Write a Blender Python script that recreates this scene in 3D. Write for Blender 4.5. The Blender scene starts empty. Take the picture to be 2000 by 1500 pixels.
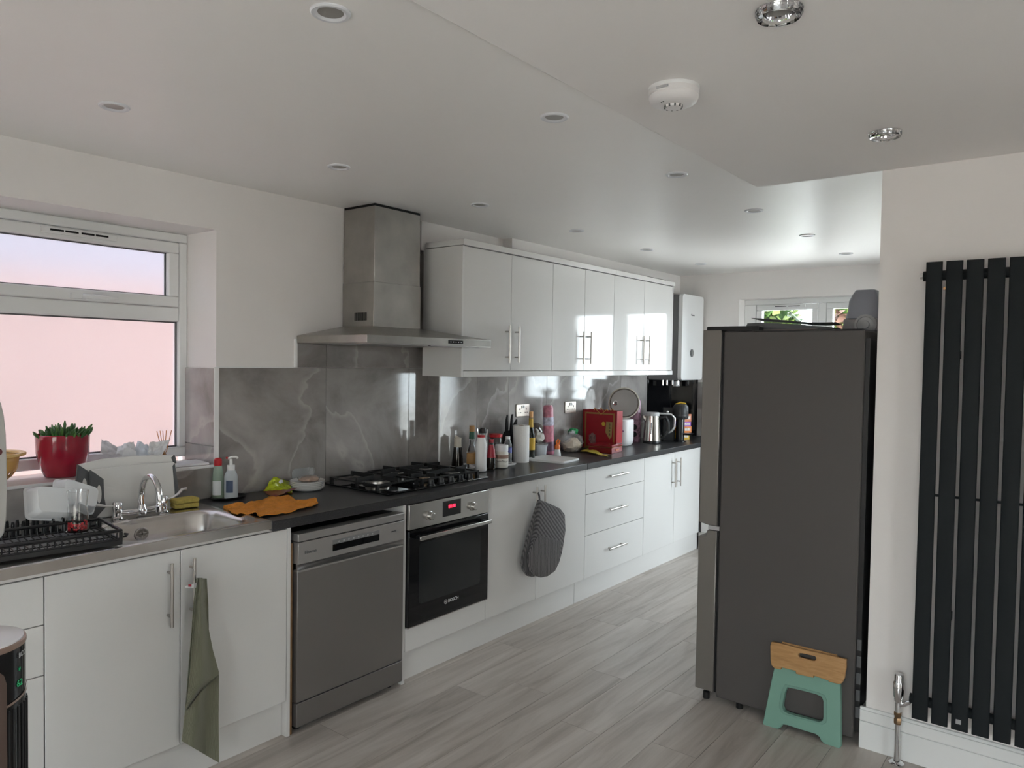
import bpy, bmesh, math, random
from mathutils import Vector, Matrix, noise
random.seed(7)
SC = bpy.context.scene
COL = SC.collection
# ------------------------------------------------------------------ camera
CAM = Vector((-2.48458, -2.57725, 1.56641))
CR = Vector((0.61690684, -0.78688024, 0.01566628))
CU = Vector((0.01483907, 0.03153096, 0.99939262))
CF = Vector((0.78689628, 0.61629967, -0.03112824))
FPX = 1452.45
cd = bpy.data.cameras.new('camera')
cam = bpy.data.objects.new('camera', cd)
COL.objects.link(cam)
cd.sensor_fit = 'HORIZONTAL'; cd.sensor_width = 36.0; cd.lens = FPX / 2000 * 36.0
cd.clip_start = 0.05; cd.clip_end = 200
M = Matrix((CR, CU, -CF)).transposed().to_4x4(); M.translation = CAM
cam.matrix_world = M
SC.camera = cam
# ------------------------------------------------------------------ world, exposure, daylight portals
vs = SC.view_settings
vs.view_transform = 'Standard'; vs.look = 'None'; vs.gamma = 1.0; vs.use_curve_mapping = False
vs.exposure = 1.36
SKY = 6.5
wd = bpy.data.worlds.new('world'); SC.world = wd; wd.use_nodes = True
bg = wd.node_tree.nodes['Background']
bg.inputs[0].default_value = (0.85, 0.925, 1.0, 1); bg.inputs[1].default_value = SKY
SC.cycles.max_bounces = 10; SC.cycles.diffuse_bounces = 6; SC.cycles.glossy_bounces = 5
SC.cycles.transmission_bounces = 8; SC.cycles.transparent_max_bounces = 12
SC.cycles.sample_clamp_indirect = 6.0; SC.cycles.caustics_reflective = False; SC.cycles.caustics_refractive = True
SC.cycles.use_denoising = True

def portal(name, loc, direction, sx, sy):
    l = bpy.data.lights.new(name, 'AREA'); l.shape = 'RECTANGLE'; l.size = sx; l.size_y = sy
    l.cycles.is_portal = True
    o = bpy.data.objects.new(name, l); COL.objects.link(o)
    o.location = loc; o.rotation_euler = Vector(direction).to_track_quat('-Z', 'Y').to_euler()
portal('daylight_portal', (-1.46, 1.02, 1.6), (0, -1, 0), 1.68, 1.08)
portal('daylight_portal', (4.12, -0.75, 1.6), (-1, 0, 0), 1.28, 1.04)
portal('daylight_portal', (3.35, -2.12, 1.1), (0, 1, 0), .98, 2.1)
portal('daylight_portal', (-1.95, -5.55, 1.1), (0, 1, 0), .9, 2.1)
portal('daylight_portal', (-5.55, -2.7, 1.1), (1, 0, 0), 3.0, 2.1)

# ------------------------------------------------------------------ pixel -> place helpers (2000 x 1500 frame)
def at(u, v, ax, val):
    d = CF + CR * ((u - 1000) / FPX) - CU * ((v - 750) / FPX)
    i = 'xyz'.index(ax); t = (val - CAM[i]) / d[i]
    return CAM + d * t
def atp(u, v, p0, n):
    d = CF + CR * ((u - 1000) / FPX) - CU * ((v - 750) / FPX)
    t = (Vector(p0) - CAM).dot(n) / d.dot(n)
    return CAM + d * t
def mpp(P): return (Vector(P) - CAM).dot(CF) / FPX
def seat(u, v, z, rpx=0):
    """centre on the surface z of a round base whose nearest point shows at u, v"""
    P = at(u, v, 'z', z); s = mpp(P)
    d = Vector((P.x - CAM.x, P.y - CAM.y, 0)).normalized()
    return P + d * (rpx * s), s

# ------------------------------------------------------------------ materials
MATS = {}
def lin(h):
    h = h.lstrip('#'); o = []
    for i in (0, 2, 4):
        c = int(h[i:i+2], 16) / 255
        o.append(c / 12.92 if c <= .04045 else ((c + .055) / 1.055) ** 2.4)
    return tuple(o)
def mat(name, col, rough=.5, metal=0., spec=.5, trans=0., ior=1.45, emit=None, estr=0., alpha=1., coat=0., var=0., vscale=8., bump=0., bscale=60., sheen=0.):
    if name in MATS: return MATS[name]
    m = bpy.data.materials.new(name); m.use_nodes = True
    nt = m.node_tree; N = nt.nodes; L = nt.links
    b = N['Principled BSDF']
    if isinstance(col, str): col = lin(col)
    b.inputs['Base Color'].default_value = (*col, 1)
    b.inputs['Roughness'].default_value = rough; b.inputs['Metallic'].default_value = metal
    b.inputs['Specular IOR Level'].default_value = spec; b.inputs['IOR'].default_value = ior
    b.inputs['Transmission Weight'].default_value = trans; b.inputs['Alpha'].default_value = alpha
    b.inputs['Coat Weight'].default_value = coat; b.inputs['Coat Roughness'].default_value = .05
    b.inputs['Sheen Weight'].default_value = sheen
    if emit: b.inputs['Emission Color'].default_value = (*lin(emit), 1); b.inputs['Emission Strength'].default_value = estr
    if var or bump:
        tc = N.new('ShaderNodeTexCoord')
    if var:
        n = N.new('ShaderNodeTexNoise'); n.inputs['Scale'].default_value = vscale; n.inputs['Detail'].default_value = 5
        L.new(tc.outputs['Object'], n.inputs['Vector'])
        r = N.new('ShaderNodeValToRGB'); a = max(0, 1 - var)
        r.color_ramp.elements[0].position = .3; r.color_ramp.elements[1].position = .7
        r.color_ramp.elements[0].color = (col[0]*a, col[1]*a, col[2]*a, 1)
        a = 1 + var; r.color_ramp.elements[1].color = (min(1, col[0]*a), min(1, col[1]*a), min(1, col[2]*a), 1)
        L.new(n.outputs['Fac'], r.inputs['Fac']); L.new(r.outputs['Color'], b.inputs['Base Color'])
    if bump:
        n = N.new('ShaderNodeTexNoise'); n.inputs['Scale'].default_value = bscale; n.inputs['Detail'].default_value = 4
        L.new(tc.outputs['Object'], n.inputs['Vector'])
        bp = N.new('ShaderNodeBump'); bp.inputs['Strength'].default_value = bump; bp.inputs['Distance'].default_value = .01
        L.new(n.outputs['Fac'], bp.inputs['Height']); L.new(bp.outputs['Normal'], b.inputs['Normal'])
    MATS[name] = m
    return m
def nodes_of(m): return m.node_tree.nodes, m.node_tree.links, m.node_tree.nodes['Principled BSDF']

M_wall = mat('wall_paint', (.83, .80, .785), .75, var=.02, vscale=2.5, bump=.03, bscale=90)
M_ceil = mat('ceiling_paint', (.94, .92, .90), .38, spec=.5, var=.015, vscale=1.5)
M_gloss = mat('white_gloss', (.69, .68, .668), .07, spec=.5)
M_carc = mat('white_carcass', (.78, .755, .73), .35)
M_pvc = mat('white_pvc', (.82, .83, .83), .25)
M_steel = mat('brushed_steel', (.56, .55, .53), .27, 1.)
M_hoodst = mat('hood_steel', (.43, .415, .385), .3, 1., var=.12, vscale=7)
M_chrome = mat('chrome', (.78, .78, .79), .06, 1.)
M_handle = mat('satin_handle', (.50, .47, .44), .3, 1.)
M_sink = mat('sink_steel', (.62, .60, .58), .22, 1., var=.05, vscale=20)
M_dw = mat('dishwasher_silver', (.25, .235, .228), .42, .75)
M_dwl = mat('dishwasher_panel', (.38, .365, .355), .4, .6)
M_black = mat('black_plastic', (.012, .012, .013), .35)
M_blackg = mat('black_glass', (.006, .006, .007), .04)
M_iron = mat('cast_iron', (.012, .012, .012), .55, bump=.1, bscale=300)
M_fridge = mat('graphite_paint', (.085, .078, .076), .5, spec=.4)
M_fdoor = mat('fridge_door_metal', (.24, .225, .21), .36, .6)
M_rad = mat('anthracite_paint', (.015, .018, .020), .6, spec=.15)
M_cream = mat('white_ceramic', (.78, .77, .75), .2)
M_whitep = mat('white_plastic', (.78, .78, .78), .35)
M_grey = mat('grey_plastic', (.10, .105, .11), .4)
M_lgrey = mat('light_grey_plastic', (.42, .42, .43), .4)
M_red = mat('red_plastic', (.50, .012, .02), .35)
M_glass = mat('clear_glass', (1, 1, 1), .02, trans=1., ior=1.45)
def pane_mat():
    m = bpy.data.materials.new('window_glass'); m.use_nodes = True; N = m.node_tree.nodes; L = m.node_tree.links
    N.remove(N['Principled BSDF']); out = N['Material Output']
    tr = N.new('ShaderNodeBsdfTransparent'); tr.inputs[0].default_value = (.95, .97, .96, 1)
    gl = N.new('ShaderNodeBsdfGlossy'); gl.inputs['Roughness'].default_value = .01
    fr = N.new('ShaderNodeFresnel'); fr.inputs[0].default_value = 1.35; mx = N.new('ShaderNodeMixShader')
    L.new(fr.outputs[0], mx.inputs[0]); L.new(tr.outputs[0], mx.inputs[1]); L.new(gl.outputs[0], mx.inputs[2]); L.new(mx.outputs[0], out.inputs[0])
    return m
M_pane = pane_mat()
M_clearp = mat('clear_plastic', (.93, .95, .96), .12, trans=.85, ior=1.25)
M_chrmd = mat('shadow_gap', (.008, .008, .008), .8)
M_board = mat('raw_board', (.23, .13, .06), .7, var=.2, vscale=25)
M_bamboo = None

def worktop_mat():
    m = mat('black_worktop', (.026, .026, .028), .33, spec=.5); N, L, b = nodes_of(m)
    tc = N.new('ShaderNodeTexCoord'); n = N.new('ShaderNodeTexNoise'); n.inputs['Scale'].default_value = 260
    L.new(tc.outputs['Object'], n.inputs['Vector'])
    r = N.new('ShaderNodeValToRGB'); r.color_ramp.elements[0].position = .5; r.color_ramp.elements[0].color = (.026, .026, .028, 1)
    r.color_ramp.elements[1].position = .75; r.color_ramp.elements[1].color = (.055, .055, .058, 1)
    L.new(n.outputs['Fac'], r.inputs['Fac']); L.new(r.outputs['Color'], b.inputs['Base Color'])
    bp = N.new('ShaderNodeBump'); bp.inputs['Strength'].default_value = .06; bp.inputs['Distance'].default_value = .002
    L.new(n.outputs['Fac'], bp.inputs['Height']); L.new(bp.outputs['Normal'], b.inputs['Normal'])
    return m
M_top = worktop_mat()

def marble_mat():
    m = mat('grey_marble', (.15, .145, .145), .07, spec=.55); N, L, b = nodes_of(m)
    tc = N.new('ShaderNodeTexCoord'); oi = N.new('ShaderNodeObjectInfo')
    sc = N.new('ShaderNodeVectorMath'); sc.operation = 'SCALE'; sc.inputs[0].default_value = (7, 3, 5)
    L.new(oi.outputs['Random'], sc.inputs['Scale'])
    ad = N.new('ShaderNodeVectorMath'); L.new(tc.outputs['Object'], ad.inputs[0]); L.new(sc.outputs[0], ad.inputs[1])
    n1 = N.new('ShaderNodeTexNoise'); n1.inputs['Scale'].default_value = 2.6; n1.inputs['Detail'].default_value = 9; n1.inputs['Roughness'].default_value = .58; n1.inputs['Distortion'].default_value = .6
    L.new(ad.outputs[0], n1.inputs['Vector'])
    r1 = N.new('ShaderNodeValToRGB'); e = r1.color_ramp.elements
    e[0].position = .34; e[0].color = (.215, .198, .192, 1); e[1].position = .68; e[1].color = (.42, .395, .385, 1)
    k = e.new(.5); k.color = (.32, .30, .29, 1)
    L.new(n1.outputs['Fac'], r1.inputs['Fac'])
    n2 = N.new('ShaderNodeTexNoise'); n2.inputs['Scale'].default_value = 1.5; n2.inputs['Detail'].default_value = 5; n2.inputs['Roughness'].default_value = .45; n2.inputs['Distortion'].default_value = .4
    L.new(ad.outputs[0], n2.inputs['Vector'])
    r2 = N.new('ShaderNodeValToRGB'); e = r2.color_ramp.elements
    e[0].position = .47; e[0].color = (0, 0, 0, 1); e[1].position = .5; e[1].color = (.42, .42, .42, 1)
    k = e.new(.506); k.color = (0, 0, 0, 1)
    L.new(n2.outputs['Fac'], r2.inputs['Fac'])
    mx = N.new('ShaderNodeMix'); mx.data_type = 'RGBA'; mx.blend_type = 'MIX'
    L.new(r2.outputs['Color'], mx.inputs['Factor']); L.new(r1.outputs['Color'], mx.inputs['A']); mx.inputs['B'].default_value = (.58, .55, .53, 1)
    L.new(mx.outputs['Result'], b.inputs['Base Color'])
    return m
M_marble = marble_mat()

def wood_mat(name, dark, mid, light, sx, sy, rough=.45, rnd=True, vec=None):
    m = mat(name, mid, rough); N, L, b = nodes_of(m)
    tc = N.new('ShaderNodeTexCoord'); mp = N.new('ShaderNodeMapping'); mp.inputs['Scale'].default_value = vec or (sx, sy, sy)
    L.new(tc.outputs['Object'], mp.inputs['Vector']); src = mp.outputs[0]
    oi = N.new('ShaderNodeObjectInfo')
    if rnd:
        sc = N.new('ShaderNodeVectorMath'); sc.operation = 'SCALE'; sc.inputs[0].default_value = (37, 91, 17); L.new(oi.outputs['Random'], sc.inputs['Scale'])
        ad = N.new('ShaderNodeVectorMath'); L.new(src, ad.inputs[0]); L.new(sc.outputs[0], ad.inputs[1]); src = ad.outputs[0]
    n = N.new('ShaderNodeTexNoise'); n.inputs['Scale'].default_value = 1.; n.inputs['Detail'].default_value = 8; n.inputs['Roughness'].default_value = .6; n.inputs['Distortion'].default_value = .8
    L.new(src, n.inputs['Vector'])
    r = N.new('ShaderNodeValToRGB'); e = r.color_ramp.elements
    e[0].position = .28; e[0].color = (*dark, 1); e[1].position = .72; e[1].color = (*light, 1); k = e.new(.5); k.color = (*mid, 1)
    L.new(n.outputs['Fac'], r.inputs['Fac'])
    if rnd:
        mr = N.new('ShaderNodeMapRange'); mr.inputs['To Min'].default_value = .93; mr.inputs['To Max'].default_value = 1.06
        L.new(oi.outputs['Random'], mr.inputs['Value'])
        hs = N.new('ShaderNodeHueSaturation'); L.new(r.outputs['Color'], hs.inputs['Color']); L.new(mr.outputs[0], hs.inputs['Value'])
        L.new(hs.outputs['Color'], b.inputs['Base Color'])
    else: L.new(r.outputs['Color'], b.inputs['Base Color'])
    bp = N.new('ShaderNodeBump'); bp.inputs['Strength'].default_value = .08; bp.inputs['Distance'].default_value = .002
    L.new(n.outputs['Fac'], bp.inputs['Height']); L.new(bp.outputs['Normal'], b.inputs['Normal'])
    return m
M_floor = wood_mat('grey_oak_vinyl', (.34, .295, .26), (.50, .45, .41), (.61, .56, .52), 1.3, 14, .36)
M_bamboo = wood_mat('bamboo', (.36, .19, .07), (.45, .25, .10), (.52, .31, .14), 6, 60, .45, False, (20, 9, 75))

def stripe_mat(name, a, b_, scale, rough=.9, ax='X', bump=.6):
    m = mat(name, a, rough, sheen=.2); N, L, b = nodes_of(m)
    tc = N.new('ShaderNodeTexCoord'); w = N.new('ShaderNodeTexWave'); w.bands_direction = ax; w.inputs['Scale'].default_value = scale
    w.inputs['Distortion'].default_value = 1.5; w.inputs['Detail'].default_value = 2; w.inputs['Detail Scale'].default_value = 3
    L.new(tc.outputs['Object'], w.inputs['Vector'])
    r = N.new('ShaderNodeValToRGB'); r.color_ramp.elements[0].color = (*a, 1); r.color_ramp.elements[1].color = (*b_, 1)
    L.new(w.outputs['Fac'], r.inputs['Fac']); L.new(r.outputs['Color'], b.inputs['Base Color'])
    bp = N.new('ShaderNodeBump'); bp.inputs['Strength'].default_value = bump; bp.inputs['Distance'].default_value = .004
    L.new(w.outputs['Fac'], bp.inputs['Height']); L.new(bp.outputs['Normal'], b.inputs['Normal'])
    return m
M_glove = stripe_mat('ribbed_grey_cotton', (.05, .048, .052), (.16, .152, .155), 26)
M_glover = stripe_mat('ribbed_grey_quilting', (.05, .048, .052), (.15, .143, .147), 22, ax='DIAGONAL')
M_towel = stripe_mat('olive_terry', (.155, .155, .105), (.20, .20, .14), 120, ax='X', bump=.4)
M_orange = mat('orange_cloth', (.72, .27, .035), .9, var=.12, vscale=40, bump=.5, bscale=220)

def frosted_mat():
    m = bpy.data.materials.new('frosted_glass'); m.use_nodes = True
    N, L, b = nodes_of(m)
    b.inputs['Base Color'].default_value = (.80, .80, .83, 1); b.inputs['Roughness'].default_value = .38
    b.inputs['Transmission Weight'].default_value = 1; b.inputs['IOR'].default_value = 1.3
    return m
M_frost = frosted_mat()

# ------------------------------------------------------------------ mesh builder
class MB:
    def __init__(s): s.v = []; s.f = []; s.m = []; s.cm = 0
    def mi(s, i): s.cm = i; return s
    def add(s, vs_, fs):
        o = len(s.v); s.v += [tuple(v) for v in vs_]
        for f in fs: s.f.append([i + o for i in f]); s.m.append(s.cm)
        return s
    def box(s, x0, x1, y0, y1, z0, z1):
        return s.add([(x0,y0,z0),(x1,y0,z0),(x1,y1,z0),(x0,y1,z0),(x0,y0,z1),(x1,y0,z1),(x1,y1,z1),(x0,y1,z1)],
                     [(0,3,2,1),(4,5,6,7),(0,1,5,4),(1,2,6,5),(2,3,7,6),(3,0,4,7)])
    def loops(s, loops, cap0=True, cap1=True, closed=True):
        n = len(loops[0]); vs_ = [p for l in loops for p in l]; fs = []
        for i in range(len(loops) - 1):
            for j in range(n if closed else n - 1):
                k = (j + 1) % n; fs.append((i*n+j, i*n+k, (i+1)*n+k, (i+1)*n+j))
        if cap0: fs.append(tuple(range(n))[::-1])
        if cap1: fs.append(tuple((len(loops)-1)*n + j for j in range(n)))
        return s.add(vs_, fs)
    def lathe(s, prof, n=24, c=(0, 0, 0), cap0=True, cap1=True):
        ls = [[(c[0] + r*math.cos(2*math.pi*j/n), c[1] + r*math.sin(2*math.pi*j/n), c[2] + z) for j in range(n)] for r, z in prof]
        return s.loops(ls, cap0, cap1)
    def tube(s, path, r, n=8, cap=True, taper=None):
        P = [Vector(p) for p in path]; ls = []; up = None
        for i, p in enumerate(P):
            t = (P[min(i+1, len(P)-1)] - P[max(i-1, 0)]).normalized()
            if up is None:
                up = Vector((0, 0, 1)) if abs(t.z) < .9 else Vector((1, 0, 0))
            a = t.cross(up)
            if a.length < 1e-5: a = t.cross(Vector((0, 1, 0)))
            a.normalize(); b = a.cross(t).normalized(); up = b
            rr = r if taper is None else r * taper[i]
            ls.append([p + a*(rr*math.cos(2*math.pi*j/n)) + b*(rr*math.sin(2*math.pi*j/n)) for j in range(n)])
        return s.loops(ls, cap, cap)
    def cyl(s, p0, p1, r, n=16): return s.tube([p0, p1], r, n)
    def sphere(s, c, r, n=12, m=8, sq=(1, 1, 1)):
        pr = [(math.sin(math.pi*i/m), -math.cos(math.pi*i/m)) for i in range(m+1)]
        ls = [[(c[0]+sq[0]*r*max(a, 1e-3)*math.cos(2*math.pi*j/n), c[1]+sq[1]*r*max(a, 1e-3)*math.sin(2*math.pi*j/n), c[2]+sq[2]*r*b) for j in range(n)] for a, b in pr]
        return s.loops(ls)
    def solid2d(s, outer, holes, fn, t0, t1):
        """flat outline with holes, extruded from t0 to t1; fn(a, b, t) -> point"""
        bm = bmesh.new(); rings = []
        for ring in [outer] + list(holes):
            vs_ = [bm.verts.new((a, b, 0)) for a, b in ring]; rings.append(len(vs_))
            for i in range(len(vs_)): bm.edges.new((vs_[i], vs_[(i+1) % len(vs_)]))
        bm.verts.index_update()
        bmesh.ops.triangle_fill(bm, use_beauty=True, use_dissolve=False, edges=bm.edges[:], normal=(0, 0, 1))
        bm.verts.index_update(); bm.verts.ensure_lookup_table()
        pts = [(v.co.x, v.co.y) for v in bm.verts]; n = len(pts)
        tri = [[v.index for v in f.verts] for f in bm.faces]; bm.free()
        vs_ = [fn(a, b, t0) for a, b in pts] + [fn(a, b, t1) for a, b in pts]
        fs = [tuple(t) for t in tri] + [tuple(i + n for i in t[::-1]) for t in tri]
        o = 0
        for rn in rings:
            for i in range(rn):
                j = (i + 1) % rn; fs.append((o+i, o+j, o+j+n, o+i+n))
            o += rn
        return s.add(vs_, fs)
    def grid(s, nu, nv, fn, thick=None, nrm=(0, 0, 1)):
        vs_ = [Vector(fn(i/nu, j/nv)) for j in range(nv+1) for i in range(nu+1)]
        w = nu + 1; fs = [(j*w+i, j*w+i+1, (j+1)*w+i+1, (j+1)*w+i) for j in range(nv) for i in range(nu)]
        if thick:
            n = len(vs_); d = Vector(nrm) * thick; vs_ += [v - d for v in vs_]
            fs += [tuple(k + n for k in f[::-1]) for f in fs]
            bd = [i for i in range(w)] + [j*w+nu for j in range(1, nv+1)] + [nv*w+i for i in range(nu-1, -1, -1)] + [j*w for j in range(nv-1, 0, -1)]
            for i in range(len(bd)):
                a, b = bd[i], bd[(i+1) % len(bd)]; fs.append((b, a, a+n, b+n))
        return s.add(vs_, fs)
    def xf(s, mtx, start=0):
        for i in range(start, len(s.v)): s.v[i] = tuple(mtx @ Vector(s.v[i]))
        return s
    def mesh(s, name, mats, ang=38, fix=True):
        me = bpy.data.meshes.new(name); me.from_pydata(s.v, [], s.f)
        for m in (mats if isinstance(mats, (list, tuple)) else [mats]): me.materials.append(m)
        for p, i in zip(me.polygons, s.m): p.material_index = i
        if fix:
            bm = bmesh.new(); bm.from_mesh(me); bmesh.ops.recalc_face_normals(bm, faces=bm.faces[:]); bm.to_mesh(me); bm.free()
        me.polygons.foreach_set('use_smooth', [True] * len(me.polygons))
        me.set_sharp_from_angle(angle=math.radians(ang)); me.update()
        return me
    def obj(s, name, mats, parent=None, loc=(0, 0, 0), bevel=0, ang=38, rot=None):
        o = bpy.data.objects.new(name, s.mesh(name, mats, ang)); COL.objects.link(o)
        o.location = loc
        if rot: o.rotation_euler = rot
        if parent: o.parent = parent
        if bevel:
            b = o.modifiers.new('bevel', 'BEVEL'); b.width = bevel; b.segments = 2; b.limit_method = 'ANGLE'; b.angle_limit = math.radians(40); b.harden_normals = False
        return o
def box(name, m, parent, x0, x1, y0, y1, z0, z1, bevel=0, loc=(0, 0, 0)):
    return MB().box(x0, x1, y0, y1, z0, z1).obj(name, m, parent, loc, bevel)
def thing(name, label, cat, loc=(0, 0, 0), rz=0, group=None):
    o = bpy.data.objects.new(name, None); COL.objects.link(o); o.location = loc; o.rotation_euler = (0, 0, rz); o.empty_display_size = .05
    return tag(o, label, cat, group)
def tag(o, label, cat, group=None, kind=None):
    o['label'] = label; o['category'] = cat
    if group: o['group'] = group
    if kind: o['kind'] = kind
    return o
def struct(o, label, cat): return tag(o, label, cat, None, 'structure')
def copy_tree(o, parent=None):
    c = o.copy(); COL.objects.link(c)
    if parent: c.parent = parent
    for ch in list(o.children): copy_tree(ch, c)
    return c
def rrect(x0, x1, y0, y1, r, n=5):
    o = []
    for cx, cy, a in ((x1-r, y1-r, 0), (x0+r, y1-r, 90), (x0+r, y0+r, 180), (x1-r, y0+r, 270)):
        for i in range(n + 1):
            t = math.radians(a + 90*i/n); o.append((cx + r*math.cos(t), cy + r*math.sin(t)))
    return o
def text(name, s, size, m, parent, loc, xdir, updir, depth=.0006):
    cu = bpy.data.curves.new(name, 'FONT'); cu.body = s; cu.size = size; cu.extrude = depth; cu.align_x = 'CENTER'; cu.align_y = 'CENTER'
    to = bpy.data.objects.new(name, cu); COL.objects.link(to)
    dg = bpy.context.evaluated_depsgraph_get(); me = bpy.data.meshes.new_from_object(to.evaluated_get(dg))
    bpy.data.objects.remove(to); me.materials.clear(); me.materials.append(m)
    o = bpy.data.objects.new(name, me); COL.objects.link(o)
    x = Vector(xdir).normalized(); y = Vector(updir).normalized(); z = x.cross(y)
    mm = Matrix((x, y, z)).transposed().to_4x4(); mm.translation = Vector(loc)
    o.matrix_basis = mm
    if parent: o.parent = parent
    return o
def bar_handle(parent, p, axis, length, r=.006, off=.032, out=(0, -1, 0)):
    """T-bar handle: p = centre on the door face"""
    a = Vector(axis); d = Vector(out); p = Vector(p); c = p + d*off
    b = MB().cyl(c - a*length/2, c + a*length/2, r, 12)
    for k in (-.34, .34): b.cyl(p + a*length*k, c + a*length*k, r*.75, 8)
    return b.obj('handle', M_handle, parent)

# ------------------------------------------------------------------ shell
W, W2, H, H2 = .625, .525, 2.3694, 2.3528
XF, XW, YP, YE = 3.87, .80, -1.88, -1.37
WT = .912
b = MB()
b.box(-5.4, -2.30, W, W+.34, 0, 2.62); b.box(-.62, 4.2, W, W+.34, 0, 2.62)
b.box(-2.30, -.62, W, W+.34, 0, 1.050); b.box(-2.30, -.62, W, W+.34, 2.147, 2.62)
b.box(.77, XF+.02, W2, W+.01, 0, 2.5); b.box(.60, .77, W2, W+.01, 2.2, 2.5); b.box(1.36, XF+.02, .452, W2+.01, 2.2, 2.5)
wl = struct(b.obj('wall_left', M_wall), 'long white wall with frosted window, tiles and cabinets', 'wall')
b = MB()
b.box(XF, XF+.34, -.11, .99, 0, 2.62); b.box(XF, XF+.34, -2.2, -1.40, 0, 2.62); b.box(XF, XF+.34, -1.40, -.11, 0, 1.08); b.box(XF, XF+.34, -1.40, -.11, 2.135, 2.62)
wf = struct(b.obj('wall_far', M_wall), 'far white wall with white casement window', 'wall')
b = MB()
b.box(XW, XW+.12, -5.4, -2.1, 0, 2.62); b.box(XW, 2.86, -2.1, YP, 0, 2.62); b.box(3.84, XF, -2.1, YP, 0, 2.62); b.box(2.86, 3.84, -2.1, YP, 2.12, 2.62)
wr = struct(b.obj('wall_right', M_wall), 'white wall carrying the tall dark radiator', 'wall')
b = MB()
b.box(-5.4, -2.4, -5.6, -5.3, 0, 2.62); b.box(-1.5, .92, -5.6, -5.3, 0, 2.62); b.box(-2.4, -1.5, -5.6, -5.3, 2.12, 2.62)
struct(b.obj('wall_back', M_wall), 'white wall with patio doors opposite the kitchen run', 'wall')
b = MB(); b.box(-5.6, -5.3, -5.6, -4.2, 0, 2.62); b.box(-5.6, -5.3, -1.2, .99, 0, 2.62); b.box(-5.6, -5.3, -4.2, -1.2, 2.12, 2.62)
struct(b.obj('wall_entrance', M_wall), 'white end wall with glazed doors added for fill light', 'wall')
b = MB()
b.box(-5.6, 4.21, -2.1, .965, H, 2.62); b.box(-5.6, .92, -5.6, -2.1, H, 2.62)
struct(b.obj('ceiling', M_ceil), 'white satin ceiling above the kitchen run', 'ceiling')
struct(MB().box(-5.3, XW, -5.3, YE, H2, H-.0002).obj('ceiling_lower', mat('ceiling_matt', (.90, .875, .86), .9, spec=.1, var=.01, vscale=2), None, (0, 0, 0), .003), 'slightly lower matt white ceiling with the smoke alarm', 'ceiling')
fl = struct(MB().box(-5.6, 4.2, -5.6, .99, -.12, -.004).obj('floor', mat('floor_bed', (.12, .11, .10), .8)), 'grey oak plank floor', 'floor')
# planks
PW, PL = .196, 1.22
pm = MB().box(0, PL-.0018, 0, PW-.0016, -.005, 0).mesh('plank', M_floor)
row = 0; y = .58
while y - PW > -5.3:
    off = random.random() * PL
    x = -5.3 - off
    while x < XF:
        if x + PL > -5.3 and not (x > XW + .12 and y < -2.1):
            o = bpy.data.objects.new('plank', pm); COL.objects.link(o); o.parent = fl
            o.location = (x, y - PW, 0)
        x += PL
    y -= PW; row += 1
# baseboard
def base_b(y0, y1):
    b = MB()
    b.box(XW-.018, XW, y0, y1, 0, .112); b.box(XW-.014, XW, y0, y1, .112, .1155); b.box(XW-.018, XW, y0, y1, .1155, .158); b.box(XW-.013, XW, y0, y1, .158, .170)
    b.box(XW, XW+.3, y1-.02, y1, 0, .158)
    return b
struct(base_b(-5.3, YP+.02).obj('baseboard_right', M_pvc, None, (0, 0, 0), .002), 'white moulded skirting board under the radiator', 'baseboard')
# outside: paving, neighbour wall, garden
out = mat('pale_paving', (.78, .735, .69), .8, var=.06, vscale=3)
struct(MB().box(-14, 20, 1.0, 12, -.3, -.12).box(4.25, 20, -16, 1.0, -.3, -.12).box(.95, 4.25, -16, -2.15, -.3, -.12).box(-14, .95, -16, -5.65, -.3, -.12).box(-14, -5.65, -5.65, 1.0, -.3, -.12).obj('ground', out), 'pale paved ground outside the house', 'ground')
M_fence = mat('pale_timber', (.64, .56, .48), .85, var=.12, vscale=4)
struct(MB().box(-9, .95, -9.6, -9.5, -.12, 1.9).obj('fence_patio_added', M_fence), 'unseen pale fence added beyond the patio doors to warm the daylight', 'fence')  # unseen fence, added to lower and warm daylight through the patio door
struct(MB().box(-9.6, -9.5, -9.5, 2.1, -.12, 1.9).obj('fence_garden_added', M_fence), 'unseen pale fence added beyond the end wall to warm the daylight', 'fence')  # also out of view, added to cut and warm light through the end doors
wn = struct(MB().box(-9, 6, 2.15, 2.4, -.12, 2.04).obj('wall_neighbour', mat('salmon_render', (.62, .48, .445), .9, var=.05, vscale=1.2)), 'salmon rendered lower wall of the house next door', 'wall')
struct(MB().box(-9, 6, 2.15, 2.4, 2.04, 5.6).obj('wall_neighbour_shade', mat('white_render', (.50, .50, .56), .9)), 'added white upper wall next door that dims the frosted window', 'wall')  # tall wall added to keep sky light off the frosted window
struct(MB().box(-5.6, 4.21, .60, .965, 2.62, 5.6).obj('wall_upstairs_shade', mat('outer_render', (.80, .76, .70), .9)), 'unseen upstairs wall added to block sky above the frosted window', 'wall')  # unseen storey added to narrow the sky gap and dim the panes

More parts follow.
